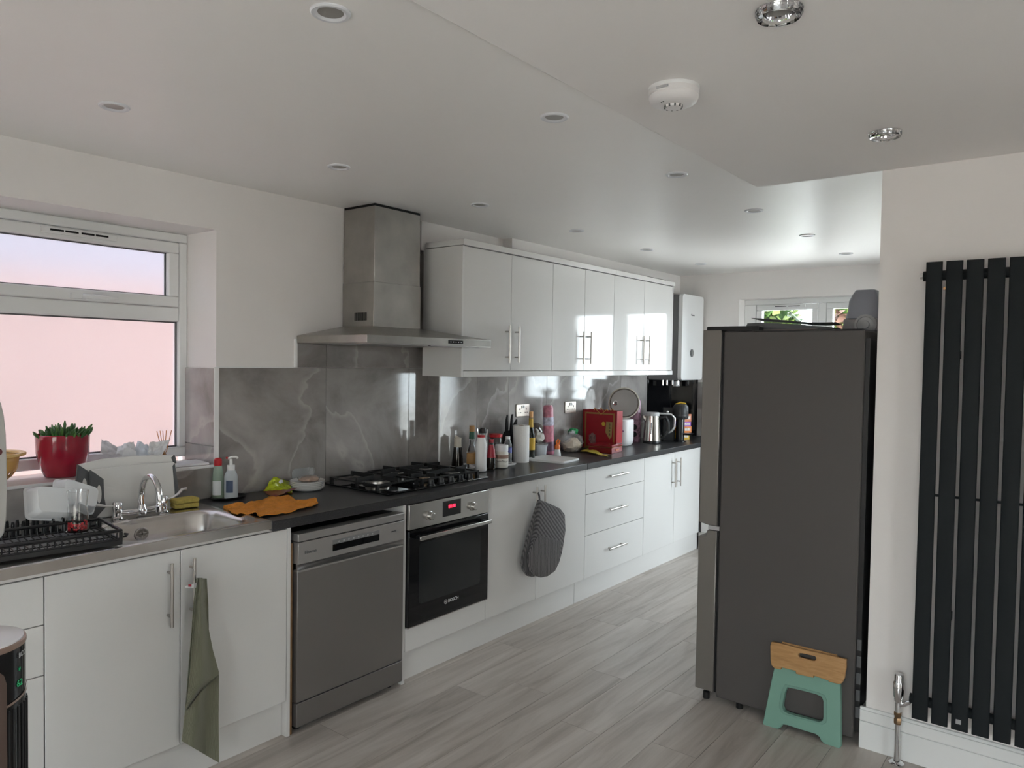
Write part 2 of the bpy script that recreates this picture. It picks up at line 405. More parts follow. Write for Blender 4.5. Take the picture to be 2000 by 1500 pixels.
# ------------------------------------------------------------------ windows
FY = .88
def frosted_window():
    t = thing('window_1', 'white frame window with frosted panes above the sink', 'window', (0, 0, 0)); t['kind'] = 'structure'
    x0, x1 = -2.30, -.62
    b = MB()   # outer frame
    b.box(x0, x1, FY, FY+.06, 2.105, 2.147); b.box(x0, x1, FY, FY+.06, 1.08, 1.128); b.box(x1-.042, x1, FY, FY+.06, 1.128, 2.105); b.box(x0, x0+.042, FY, FY+.06, 1.128, 2.105)
    b.box(x0+.042, x1-.042, FY, FY+.06, 1.728, 1.795)
    b.obj('frame', M_pvc, t, bevel=.006)
    sx0, sx1, sz0, sz1 = x0+.045, x1-.045, 1.797, 2.102
    b = MB(); w = .05
    y0, y1 = FY-.006, FY+.055
    b.box(sx0, sx1, y0, y1, sz1-w, sz1); b.box(sx0, sx1, y0, y1, sz0, sz0+w); b.box(sx1-w, sx1, y0, y1, sz0+w, sz1-w); b.box(sx0, sx0+w, y0, y1, sz0+w, sz1-w)
    s = b.obj('sash', M_pvc, t, bevel=.006)
    g = MB()
    for (a, c, d, e) in ((sx0+w-.001, sx1-w+.001, sz0+w-.001, sz1-w+.001), (x0+.042, x1-.042, 1.128, 1.728)):
        gb = MB(); th = .006
        gb.box(a, c, FY+.022, FY+.034, d, d+th); gb.box(a, c, FY+.022, FY+.034, e-th, e); gb.box(a, a+th, FY+.022, FY+.034, d, e); gb.box(c-th, c, FY+.022, FY+.034, d, e)
        gb.obj('gasket', M_grey, t)
    MB().box(sx0+w-.004, sx1-w+.004, FY+.03, FY+.036, sz0+w-.004, sz1-w+.004).obj('pane', M_frost, t)
    MB().box(x0+.04, x1-.04, FY+.03, FY+.036, 1.126, 1.73).obj('pane', M_frost, t)
    # trickle vent
    b = MB(); vz = 2.082
    v = MB().box(-1.258, -.955, FY-.016, FY-.005, vz-.013, vz+.013).obj('trickle_vent', M_pvc, t, bevel=.002)
    xs = -1.225
    for k in range(4):
        MB().box(xs, xs+.052, FY-.018, FY-.0155, vz-.002, vz+.006).obj('slot', M_chrmd, v); xs += .058 + (.006 if k == 1 else 0)
    # handle
    h = MB(); hz = 1.816
    h.box(-1.145, -1.085, FY-.022, FY-.006, hz-.012, hz+.012)
    h.tube([(-1.105, FY-.03, hz), (-1.07, FY-.046, hz-.002), (-1.02, FY-.05, hz-.003), (-.965, FY-.05, hz-.002)], .011, 8, taper=[.9, 1, .95, .4])
    h.obj('handle', M_pvc, t, bevel=.003)
    return t
frosted_window()
def far_window():
    t = thing('window_2', 'white casement window with garden behind the fridge', 'window'); t['kind'] = 'structure'
    X = XF + .13; y0, y1, z0, z1 = -1.40, -.11, 1.08, 2.135
    b = MB()
    b.box(X, X+.06, y0, y1, z1-.045, z1); b.box(X, X+.06, y0, y1, z0, z0+.05); b.box(X, X+.06, y1-.105, y1, z0+.05, z1-.045); b.box(X, X+.06, y0, y0+.045, z0+.05, z1-.045); b.box(X, X+.06, -.805, -.74, z0+.05, z1-.045)
    b.obj('frame', M_pvc, t, bevel=.005)
    for a, c in ((-.74, -.218), (-1.353, -.807)):
        lo, hi = min(a, c), max(a, c); w = .05
        b = MB(); b.box(X-.005, X+.05, lo, hi, z1-.045-w, z1-.047); b.box(X-.005, X+.05, lo, hi, z0+.052, z0+.05+w); b.box(X-.005, X+.05, lo, lo+w, z0+.05+w, z1-.045-w); b.box(X-.005, X+.05, hi-w, hi, z0+.05+w, z1-.045-w)
        s = b.obj('sash', M_pvc, t, bevel=.005)
        MB().box(X+.02, X+.026, lo+w-.003, hi-w+.003, z0+.05+w, z1-.045-w+.003).obj('pane', M_pane, s)
        v = MB().box(X-.016, X-.004, lo+.10, hi-.12, z1-.075, z1-.055).obj('trickle_vent', M_pvc, s, bevel=.002)
        m_ = (lo + hi)/2 - .01
        for q in (-1, 1): MB().box(X-.018, X-.0155, min(m_+q*.008, m_+q*.105), max(m_+q*.008, m_+q*.105), z1-.067, z1-.061).obj('slot', M_chrmd, v)
far_window()
def patio(name, label, x0, x1, y, n):
    t = thing(name, label, 'door'); t['kind'] = 'structure'
    b = MB(); b.box(x0, x1, y, y+.07, 2.06, 2.12); b.box(x0, x1, y, y+.07, 0, .05); b.box(x0, x0+.06, y, y+.07, .05, 2.06); b.box(x1-.06, x1, y, y+.07, .05, 2.06)
    b.obj('frame', M_pvc, t, bevel=.004)
    w = (x1-x0-.12)/n
    for i in range(n):
        a = x0+.06+i*w; c = a+w; b = MB()
        b.box(a, c, y+.01, y+.06, 1.97, 2.06); b.box(a, c, y+.01, y+.06, .05, .17); b.box(a, a+.08, y+.01, y+.06, .17, 1.97); b.box(c-.08, c, y+.01, y+.06, .17, 1.97)
        s = b.obj('leaf', M_pvc, t, bevel=.004)
        MB().box(a+.078, c-.078, y+.03, y+.036, .168, 1.972).obj('pane', M_pane, s)
    return t
patio('door_1', 'white glazed garden door in the far corner', 2.86, 3.84, -2.05, 1)
patio('door_2', 'white glazed patio door facing the kitchen run', -2.4, -1.5, -5.5, 1)
d3 = patio('door_fill', 'unseen glazed doors added in the end wall as fill light', -1.5, 1.5, -.04, 3); d3.location = (-5.45, -2.7, 0); d3.rotation_euler = (0, 0, math.pi/2)  # unseen opening added so more daylight fills the near room

# sill boards and tiles of the frosted window
def tile(name, x0, x1, y0, y1, z0, z1, parent=wl):
    cx, cy, cz = (x0+x1)/2, (y0+y1)/2, (z0+z1)/2
    o = MB().box(x0-cx, x1-cx, y0-cy, y1-cy, z0-cz, z1-cz).obj(name, M_marble, parent, (cx, cy, cz), .0012)
    return o
G = .0012
TH = .010
# main splashback tiles
cols = [-1.82, -1.22, -.62, 0., .603, .77]
for i in range(len(cols)-1):
    a, c = cols[i], cols[i+1]
    if c <= -.619: tile('tile', a+G, c-G, W-TH, W, WT, 1.052)
    else: tile('tile', a+G, c-G, W-TH, W, WT, 1.513)
for a, c in ((-.186, 0.), (0., .603), (.603, .77)): tile('tile', a+G, c-G, W-TH, W, 1.516, 1.638)
tile('tile', .77-TH, .77, W2-.002, W-TH-.001, WT, 1.70)
for a, c in ((.762, 1.105), (1.105, 1.43), (1.43, 1.87), (1.87, 2.35), (2.35, 2.93), (2.93, 3.392)): tile('tile', a+G, c-G, W2-TH, W2, WT, 1.56)
# window reveal and sill tiles
tile('tile', -.632, -.62, W-TH, FY, 1.064, 1.146); tile('tile', -.632, -.62, W-TH, FY, 1.149, 1.51)
for a, c in ((-2.3, -1.8), (-1.8, -1.2), (-1.2, -.632)): box('sill_tile', mat('white_sill', (.78, .76, .76), .12), wl, a+G, c-G, W-TH, FY+.005, 1.052, 1.064, .001)
M_trim = mat('white_tile_trim', (.86, .86, .86), .25)
struct(MB().box(-.635, -.612, W-TH-.003, W-TH+.002, .95+.11, 1.516).box(-.62, -.186, W-TH-.003, W, 1.513, 1.518).obj('trim_1', M_trim), 'white tile edging around the splashback by the window', 'trim')
struct(MB().box(-.194, -.182, W-TH-.003, W, 1.513, 1.66).obj('trim_2', M_trim), 'short white tile edging under the cooker hood', 'trim')
struct(MB().box(.757, .769, W2-TH-.003, W2-TH+.004, WT, 1.50).obj('trim_3', M_trim), 'white tile edging on the wall corner beside the hob', 'trim')
struct(MB().box(-2.3, -.632, W-TH-.004, W-TH+.006, 1.055, 1.0655).obj('trim_4', M_trim), 'white edging along the front of the window sill', 'trim')
# black panels under the boiler
gp = tag(MB().box(3.394, XF-.008, W2-.008, W2, WT, 1.45).obj('splash_panel', M_blackg, None, (0, 0, 0), .001), 'black glossy panel on the wall below the boiler', 'panel')
tag(MB().box(XF-.008, XF, .255, W2-.009, WT, 1.45).obj('splash_panel', M_blackg, None, (0, 0, 0), .001), 'narrow black glossy panel in the corner behind the coffee machine', 'panel')
for a, c in ((-.35, .253), (-.95, -.352)): tile('tile', XF-TH, XF, a, c, WT, 1.40 if a > -.4 else 1.07, wf)

# ------------------------------------------------------------------ base units
DT, DB = .872, .15
def unit(label, x0, x1, fronts, body_y1=.50, top=DT-.012, name='base_cabinet', z0=.15):
    t = thing(name, label, 'cabinet', (x0, 0, 0))
    w = x1 - x0
    b = MB(); th = .018
    b.box(.001, th, .024, body_y1, z0, top); b.box(w-th, w-.001, .024, body_y1, z0, top); b.box(th, w-th, .024, body_y1, z0, z0+th); b.box(th, w-th, body_y1-.01, body_y1, z0+th, top); b.box(th, w-th, .024, .1, top-th, top)
    b.obj('body', M_carc, t)
    for kind, a, c, d, e, hh in fronts:
        p = box('drawer' if kind == 'drawer' else 'door', M_gloss, t, a-x0+.0018, c-x0-.0018, 0, .02, d+.0016, e-.0016, .0012)
        if hh:
            if hh[0] == 'v': bar_handle(p, (hh[1]-x0, 0, hh[2]), (0, 0, 1), hh[3])
            else: bar_handle(p, (hh[1]-x0, 0, hh[2]), (1, 0, 0), hh[3])
    return t
unit('white gloss three-drawer unit behind the tower purifier', -2.16, -1.5623, [('drawer', -2.16, -1.5623, .713, .866, None), ('drawer', -2.16, -1.5623, .552, .713, None), ('drawer', -2.16, -1.5623, DB, .552, None)])
unit('white gloss double-door unit under the sink', -1.5623, -.6678, [('door', -1.5623, -1.1193, DB, .866, ('v', -1.166, .717, .228)), ('door', -1.1193, -.6678, DB, .866, ('v', -1.083, .72, .228))], top=.74)
tag(box('top_rail', M_carc, None, -2.16, -.6682, .004, .022, .8675, .8815, .0008), 'thin white rail between sink edge and doors', 'rail')
tag(box('end_panel', M_gloss, None, -.6672, -.6507, -.001, .585, 0, DT-.001, .001), 'white end panel between sink unit and dishwasher', 'panel')
tag(box('chipboard_strip', M_board, None, -.650, -.6372, .004, .56, 0, .80, .001), 'raw brown board edge beside the dishwasher', 'board')
tag(box('chipboard_strip', M_board, None, -.0265, -.0205, .012, .56, .02, .70, .001), 'thin raw brown board edge between dishwasher and oven', 'board')
tag(box('end_panel', M_gloss, None, -.0195, -.001, 0, .57, 0, DT-.001, .001), 'white side panel between dishwasher and oven', 'panel')
unit('white oven housing unit with filler strip below the oven', 0, .6, [('door', 0, .6, DB, .268, None)], top=.26)
unit('white gloss double-door unit with the oven glove hanging on it', .6, 1.598, [('door', .6, 1.063, DB, DT, ('v', 1.022, .72, .224)), ('door', 1.063, 1.598, DB, DT, ('v', 1.102, .72, .224))])
unit('white gloss unit of three wide drawers with bar handles', 1.598, 2.397, [('drawer', 1.598, 2.397, .703, DT, ('h', 1.985, .797, .235)), ('drawer', 1.598, 2.397, .432, .703, ('h', 1.985, .568, .235)), ('drawer', 1.598, 2.397, DB, .432, ('h', 1.985, .30, .235))])
unit('white gloss double-door unit beneath the kettle', 2.397, 3.379, [('door', 2.397, 2.898, DB, DT, ('v', 2.856, .713, .224)), ('door', 2.898, 3.379, DB, DT, ('v', 2.945, .713, .224))])
# return run along the far wall (mostly behind the fridge)
t = thing('base_cabinet', 'white gloss unit below the far window behind the fridge', 'cabinet', (3.40, -1.3, 0))
box('body', M_carc, t, .022, .46, 0, 1.28, .15, .86)
for a, c in ((0, .64), (.642, 1.29)):
    p = box('door', M_gloss, t, 0, .02, a+.0015, c-.0015, DB, DT-.001, .0015); bar_handle(p, (0, a+.06, .72), (0, 0, 1), .224, out=(-1, 0, 0))
tag(MB().box(-2.16, -.669, .032, .048, 0, .143).obj('plinth', M_gloss, None, (0, 0, 0), .001), 'white kickboard under the sink unit', 'plinth')
tag(MB().box(0, 1.531, .032, .048, 0, .143).obj('plinth', M_gloss, None, (0, 0, 0), .001), 'white kickboard under the oven', 'plinth')
tag(MB().box(1.534, 3.42, .032, .048, 0, .143).obj('plinth', M_gloss, None, (0, 0, 0), .001), 'white kickboard under the wide drawers', 'plinth')
tag(MB().box(3.425, 3.44, -1.3, .02, 0, .143).obj('plinth', M_gloss, None, (0, 0, 0), .001), 'white kickboard behind the fridge', 'plinth')
# worktops
def slab(pts, z0, z1): return MB().solid2d(pts, [], lambda a, c, t: (a, c, t), z0, z1)
o = slab([(-.752, -.02), (1.583, -.02), (1.583, W2-TH-.001), (.755, W2-TH-.001), (.755, W-TH-.001), (-.752, W-TH-.001)], .873, WT).obj('worktop', M_top, None, (0, 0, 0), .003)
tag(o, 'black worktop carrying the hob and orange cloth', 'worktop')
o = slab([(1.586, -.02), (3.375, -.02), (3.375, -1.3), (XF-.011, -1.3), (XF-.011, W2-.012), (1.586, W2-.012)], .873, WT).obj('worktop', M_top, None, (0, 0, 0), .003)
tag(o, 'black worktop carrying the kettle and the red bag', 'worktop')

# ------------------------------------------------------------------ wall units
YU, UB, UT = .192, 1.508, 2.200
def wall_unit(label, x0, xm, x1):
    t = thing('wall_cabinet', label, 'cabinet', (x0, YU, UB)); w = x1-x0
    box('body', M_carc, t, .001, w-.001, .022, .292, -.002, UT-UB+.002)
    for a, c, hx in ((x0, xm, xm-.05), (xm, x1, xm+.042)):
        p = box('door', M_gloss, t, a-x0+.002, c-x0-.002, 0, .02, .001, UT-UB-.001, .0012)
        bar_handle(p, (hx-x0, 0, .156), (0, 0, 1), .222)
    return t
wall_unit('white gloss wall cabinet beside the cooker hood', .602, 1.0332, 1.4644)
wall_unit('white gloss wall cabinet between two others', 1.4644, 1.8482, 2.243)
wall_unit('white gloss wall cabinet beside the boiler', 2.243, 2.703, 3.1858)
tag(box('side_panel', mat('white_gloss_side', (.72, .71, .70), .2), None, .585, .6005, YU-.006, .488, 1.472, 2.2), 'white side panel of the wall cabinets next to the hood', 'panel')
tag(MB().box(.585, 2.2415, YU-.014, YU+.28, UT+.003, UT+.036).obj('cornice', M_gloss, None, (0, 0, 0), .0015), 'long white cornice panel on top of the wall cabinets', 'cornice')
tag(MB().box(2.2435, 3.205, YU-.014, YU+.25, UT+.003, UT+.036).obj('cornice', M_gloss, None, (0, 0, 0), .0015), 'short white cornice panel next to the boiler', 'cornice')
tag(MB().box(.6015, 3.205, YU-.006, YU+.014, 1.472, UB-.003).obj('pelmet', M_gloss, None, (0, 0, 0), .0015), 'white pelmet strip below the wall cabinets', 'pelmet')
tag(box('side_panel', M_gloss, None, 3.187, 3.204, YU+.001, .50, UB-.002, 2.2), 'white end panel of the wall cabinets next to the boiler', 'panel')

# ------------------------------------------------------------------ boiler
t = thing('boiler', 'white wall boiler with round black dial above the kettle', 'boiler', (3.40, .2, 1.424))
MB().solid2d(rrect(0, .43, 0, .738, .03), [], lambda a, c, q: (a, q, c), .0, .035).obj('front_cover', M_whitep, t, bevel=.006)
box('casing', mat('boiler_grey', (.20, .20, .205), .4), t, .004, .426, .036, .318, -.004, .73, .012)
d = MB().lathe([(.0, 0), (.034, 0), (.034, .004), (.030, .006), (0.001, .006)], 28, cap0=False); d.xf(Matrix.Rotation(math.pi/2, 4, 'X')); d.obj('dial', mat('dial_grey', (.12, .12, .125), .3), t, (.20, 0, .235))
MB().box(.185, .215, -.0085, -.0065, .21, .26).obj('dial_display', mat('dial_face', (.22, .22, .22), .3), t)
text('logo', 'Hisense', .022, M_grey, t, (.205, -.0012, .565), (1, 0, 0), (0, 0, 1))
for x in (.06, .14, .25, .36): MB().cyl((x, .2, -.05), (x, .2, 0), .010, 10).obj('pipe_stub', M_chrome, t)
MB().box(.33, .40, .20, .235, -.065, -.02).obj('timer_box', M_whitep, t, bevel=.003)

# ------------------------------------------------------------------ cooker hood
t = thing('cooker_hood', 'stainless chimney cooker hood above the hob', 'hood', (.264, W, 1.64))
hw = .45; yb = -.012; yf = -.545; r0, r1 = .0, .038
XN, YN = .585 - .264 - .002, .192 - W - .008     # the right end is notched around the wall cabinet
MB().solid2d([(-hw, yf), (hw, yf), (hw, YN), (XN, YN), (XN, yb), (-hw, yb)], [], lambda a, c, q: (a, c, q), 0, r1).obj('rim', M_hoodst, t, bevel=.001)
cx0, cx1, cyf = -.16, .178, -.26
lo = [(-hw, yf, r1), (hw, yf, r1), (hw, yb, r1), (-hw, yb, r1)]; md = [(cx0-.01, cyf-.01, .094), (cx1+.01, cyf-.01, .094), (cx1+.01, yb, .094), (cx0-.01, yb, .094)]
def canopy():
    src = MB().loops([lo, md]); out = MB()
    for cuts in (((XN, 0, 0), (1, 0, 0)),), (((XN, 0, 0), (-1, 0, 0)), ((0, YN, 0), (0, 1, 0))):
        bm = bmesh.new(); vv = [bm.verts.new(v) for v in src.v]
        for f in src.f: bm.faces.new([vv[i] for i in f])
        for co, no in cuts:
            bmesh.ops.bisect_plane(bm, geom=bm.verts[:] + bm.edges[:] + bm.faces[:], plane_co=co, plane_no=no, clear_outer=True)
            bmesh.ops.holes_fill(bm, edges=bm.edges[:], sides=0)
        bm.verts.index_update(); out.add([tuple(v.co) for v in bm.verts], [[v.index for v in f.verts] for f in bm.faces]); bm.free()
    return out.obj('canopy', M_hoodst, t)
canopy()
box('chimney', M_hoodst, t, cx0, cx1, cyf, yb, .092, .325, .0015)
box('chimney_upper', M_hoodst, t, cx0+.004, cx1-.004, cyf+.004, yb, .325, .716, .0015)
box('shadow_gap', M_chrmd, t, cx0+.006, cx1-.006, cyf+.006, yb, .716, .7285)
gr = MB()
for k in range(11): gr.box(cx0-.0012, cx0+.001, -.205+k*.009, -.2005+k*.009, .125, .168)
gr.obj('vent_grille', M_chrmd, t)
box('control_panel', M_blackg, t, .10, .215, yf-.0015, yf+.002, .012, .030, .0005)
for k in range(5): box('button', M_lgrey, t, .115+k*.02, .122+k*.02, yf-.002, yf, .018, .023)
for x in (-.2, .2): box('grease_filter', mat('filter_alu', (.42, .41, .40), .45, 1.), t, x-.19, x+.19, yf+.04, yb-.05, -.004, .001)

# ------------------------------------------------------------------ oven
t = thing('oven', 'built-in black glass oven with steel control panel', 'oven', (.003, -.018, .272))
w = .594
box('housing', M_black, t, .01, w-.01, .04, .54, .005, .585)
box('control_panel', M_steel, t, 0, w, 0, .03, .474, .596, .002)
dd = box('door', M_blackg, t, 0, w, 0, .035, 0, .470, .003)
MB().solid2d(rrect(.068, .528, .10, .40, .02), [], lambda a, c, q: (a, q, c), -.0008, .002).obj('window', mat('oven_window', (.018, .02, .021), .06), dd)
b = MB().box(.03, .565, -.048, -.036, .425, .445); b.obj('handle', M_steel, dd, bevel=.003)
for x in (.045, .53): MB().box(x, x+.02, -.037, 0, .427, .443).obj('handle_mount', M_black, dd)
box('door_trim', M_steel, dd, 0, w, .002, .034, -.004, .001)
text('lettering', 'BOSCH', .024, mat('white_print', (.6, .6, .6), .5), dd, (.318, -.0012, .066), (1, 0, 0), (0, 0, 1))
rg = MB().lathe([(.0095, 0), (.0115, 0), (.0115, .001), (.0095, .001)], 20, cap0=False, cap1=False); rg.box(-.004, -.0025, -.006, .006, 0, .001).box(.0025, .004, -.006, .006, 0, .001).box(-.004, .004, -.001, .001, 0, .001)
rg.xf(Matrix.Rotation(math.pi/2, 4, 'X')); rg.obj('emblem', MATS['white_print'], dd, (.262, -.0003, .066))
for x in (.135, .458):
    k = MB().lathe([(.024, 0), (.024, .004), (.019, .006), (.018, .026), (.015, .029), (.001, .029)], 28, cap0=False); k.xf(Matrix.Rotation(math.pi/2, 4, 'X')); k.obj('knob', M_steel, t, (x, 0, .526))
dp = box('display', M_blackg, t, .232, .366, -.0015, .001, .503, .580, .0005)
text('digits', '88:88', .024, mat('red_led', (.3, .0, .01), .5, emit='#ff2038', estr=2.2), dp, (.298, -.0022, .550), (1, 0, 0), (0, 0, 1))

# ------------------------------------------------------------------ dishwasher
t = thing('dishwasher', 'silver freestanding dishwasher between end panel and oven', 'dishwasher', (-.629, -.02, 0))
w = .598
box('casing', M_black, t, .004, w-.004, .045, .58, .03, .825)
box('top_panel', M_dwl, t, 0, w, .0, .06, .806, .838, .003)
box('lid', mat('dishwasher_lid', (.02, .02, .021), .4), t, .006, w-.006, .06, .56, .824, .834)
b = box('control_panel', M_dwl, t, 0, w, 0, .05, .712, .802, .002)
box('display', M_blackg, b, .176, .441, -.0015, .001, .735, .764, .0005); box('button_strip', mat('button_grey', (.20, .20, .205), .4), b, .176, .441, -.0016, .001, .7645, .783, .0005)
for k in range(8): box('button', M_lgrey, b, .205+k*.027, .213+k*.027, -.0024, -.001, .770, .776)
text('lettering', 'Hisense', .019, M_grey, b, (.062, -.0008, .757), (1, 0, 0), (0, 0, 1))
text('print', 'auto dry', .009, M_grey, b, (.53, -.0008, .762), (1, 0, 0), (0, 0, 1))
d = box('door', M_dw, t, 0, w, .004, .05, .132, .682, .002)
# curved grip above the door: recess with a bright lower lip
def grip(u, v):
    x = u*w; dz = .022*math.sin(math.pi*u)
    return (x, .004 + .028*math.sin(math.pi*min(1, v*1.0))*math.sin(math.pi*u)**.5 if 0 < u < 1 else .004, .684 + (.028)*v)
MB().grid(24, 8, grip, .012, (0, -1, 0)).obj('grip_recess', mat('grip_shade', (.26, .25, .245), .4, .7), t)
box('grip_lip', M_dwl, t, 0, w, .0, .03, .678, .686, .002)
box('kick_panel', M_dw, t, 0, w, .003, .05, .028, .128, .002)
box('base', M_black, t, .012, w-.012, .03, .55, .012, .03)
for x in (.04, w-.04):
    for y in (.06, .5): MB().lathe([(.018, 0), (.018, .008), (.008, .010), (.008, .02)], 12).obj('foot', M_black, t, (x, y, 0))

# ------------------------------------------------------------------ hob
t = thing('gas_hob', 'black five-burner gas hob set in the worktop', 'hob', (.315, .318, WT))
box('plate', M_blackg, t, -.376, .376, -.255, .255, 0, .008, .003)
M_burn = mat('burner_alu', (.60, .57, .53), .35, 1.); M_brass = mat('burner_brass', (.45, .34, .24), .35, 1.)
def burner(x, y, r, m):
    bs = MB().lathe([(r*1.25, .008), (r*1.2, .013), (r*.95, .015), (r*.95, .017)], 24, cap0=False).obj('burner_base', M_black, t, (x, y, 0))
    rg = MB().lathe([(r*.93, .015), (r, .018), (r, .030), (r*.95, .032), (r*.6, .032)], 40, cap0=False, cap1=False).obj('burner_ring', m, bs)
    MB().lathe([(r*.9, .032), (r*.9, .036), (r*.8, .039), (.001, .039)], 28, cap0=True).obj('burner_cap', M_iron, bs)
    for k in range(28):
        a = 2*math.pi*k/28
        if k % 2 == 0: continue
    return bs
for x, y, r, m in ((-.215, .0, .062, M_burn), (.035, .12, .036, M_burn), (.02, -.105, .030, M_brass), (.255, .12, .036, M_burn), (.255, -.09, .044, M_burn)): burner(x, y, r, m)
def grate(x0, x1, y0, y1, cs):
    b = MB(); z0, z1 = .030, .038; q = .006
    for ya in (y0, y1): b.box(x0, x1, ya-q, ya+q, z0, z1)
    for xa in (x0, x1): b.box(xa-q, xa+q, y0, y1, z0, z1)
    for xa in (x0, x1):
        for ya in (y0, y1): b.box(xa-.008, xa+.008, ya-.008, ya+.008, .007, z1)
    for cx, cy, r in cs:
        for dx, dy in ((1, 0), (-1, 0), (0, 1), (0, -1)):
            ex = x1 if dx > 0 else x0; ey = y1 if dy > 0 else y0
            yl, yh = (y0, y1) if len(cs) == 1 else ((y0, (y0+y1)/2) if cy < (y0+y1)/2 else ((y0+y1)/2, y1))
            if dx: xa, xb = sorted((cx + dx*r*.55, ex)); b.box(xa, xb, cy-.005, cy+.005, z1-.004, z1+.018); b.box(ex-.007, ex+.007, cy-.006, cy+.006, .007, z1+.018)
            else:
                ey = yh if dy > 0 else yl; ya, yb = sorted((cy + dy*r*.55, ey)); b.box(cx-.005, cx+.005, ya, yb, z1-.004, z1+.018); b.box(cx-.006, cx+.006, ey-.007, ey+.007, z1-.01, z1+.018)
    if len(cs) == 2: b.box(x0, x1, (y0+y1)/2-q, (y0+y1)/2+q, z0, z1)
    return b.obj('pan_support', M_iron, t, bevel=.0015)
grate(-.35, -.085, -.15, .20, [(-.215, .0, .062)]); grate(-.075, .14, -.18, .225, [(.035, .12, .036), (.02, -.105, .03)]); grate(.15, .362, -.18, .225, [(.255, .12, .036), (.255, -.09, .044)])
for k in range(5):
    MB().lathe([(.021, .008), (.021, .012), (.017, .014), (.015, .036), (.001, .037)], 20, cap0=False).obj('knob', M_black, t, (-.05+k*.075, -.222, 0))

# ------------------------------------------------------------------ sink
t = thing('sink', 'stainless steel sink with drainer beneath the frosted window', 'sink', (0, 0, 0))
X0, X1, Y0, Y1 = -2.16, -.753, -.02, W-TH-.002
bx0, bx1, by0, by1 = -1.27, -.80, .045, .40
ZT = .918
n = 6
def ring(x0, x1, y0, y1, r, z): return [(a, c, z) for a, c in rrect(x0, x1, y0, y1, r, n)]
b = MB()
b.loops([ring(X0, X1, Y0, Y1, .004, .883), ring(X0, X1, Y0, Y1, .004, ZT-.003), ring(X0+.004, X1-.004, Y0+.004, Y1-.004, .004, ZT), ring(X0+.02, X1-.02, Y0+.02, Y1-.02, .01, ZT-.001),
         ring(bx0-.02, bx1+.02, by0-.015, by1+.015, .10, ZT-.004), ring(bx0, bx1, by0, by1, .09, ZT-.008), ring(bx0+.008, bx1-.008, by0+.008, by1-.008, .088, ZT-.02),
         ring(bx0+.016, bx1-.016, by0+.016, by1-.016, .08, ZT-.145), ring(bx0+.05, bx1-.05, by0+.05, by1-.05, .06, ZT-.165)], cap0=False, cap1=True)
b.obj('bowl_and_deck', M_sink, t, ang=50)
for k in range(9): MB().box(-1.95, -1.36, .10+k*.038, .112+k*.038, ZT-.003, ZT+.0015).obj('drainer_ridge', M_sink, t, bevel=.0012)
o = MB().lathe([(.026, 0), (.026, .004), (.02, .005), (.001, .002)], 24); o.box(-.003, .003, -.02, .02, .002, .006).box(-.02, .02, -.003, .003, .002, .006); o.xf(Matrix.Rotation(math.pi/2, 4, 'X')); o.obj('overflow', M_chrome, t, (-1.075, by1-.014, ZT-.062))
MB().lathe([(.045, 0), (.045, .003), (.03, .004), (.028, -.004), (.001, -.005)], 24).obj('drain', M_chrome, t, (-1.03, .22, ZT-.164))
# ------------------------------------------------------------------ tap
t = thing('mixer_tap', 'chrome bridge mixer tap with arched spout on the sink', 'tap', (-1.045, .455, ZT-.001))
b = MB()
for x in (-.092, .092): b.lathe([(.021, 0), (.021, .006), (.016, .01), (.015, .024)], 20, (x, 0, 0))
b.tube([(-.092, 0, .022), (-.075, 0, .02), (-.03, -.004, .018), (0, -.006, .020), (.03, -.004, .018), (.075, 0, .02), (.092, 0, .022)], .0125, 12)
b.lathe([(.019, .005), (.021, .02), (.017, .034), (.014, .045)], 20, (0, -.006, 0))
b.obj('bridge', M_chrome, t)
pth = [(0, -.006, .03), (-.003, -.006, .07)]
for k in range(13):
    a = math.radians(180 - k*15.5); rr = .074
    pth.append((.0 + .0*k, -.006 - (rr + rr*math.cos(a)), .085 + .085*math.sin(a)*.95))
MB().tube(pth, .0115, 12, taper=[1.15, 1.05] + [1]*13).obj('spout', M_chrome, t)
e = Vector(pth[-1])
MB().lathe([(.011, .0), (.0125, -.002), (.0125, -.018), (.0105, -.02), (.0145, -.024), (.015, -.045), (.012, -.047)], 20, e + Vector((0, 0, .004))).obj('nozzle', M_chrome, t)
for x, sg in ((-.092, -1), (.092, 1)):
    c_ = MB().lathe([(.0165, .022), (.0175, .03), (.0175, .062), (.0155, .066), (.001, .067)], 20, (x, 0, 0)).obj('valve', M_chrome, t)
    if sg < 0: MB().tube([(x-.012, 0, .052), (x-.04, .012, .053), (x-.065, .025, .058), (x-.085, .04, .066)], .006, 8, taper=[.8, .8, 1.2, 1.7]).obj('lever', mat('lever_white', (.7, .7, .7), .2, .4), c_)
    else: MB().tube([(x+.012, 0, .05), (x+.04, -.004, .055), (x+.06, -.006, .066), (x+.08, -.006, .084), (x+.098, -.004, .084)], .006, 8, taper=[.8, .8, 1, 1.2, 1.1]).obj('lever', M_chrome, c_)

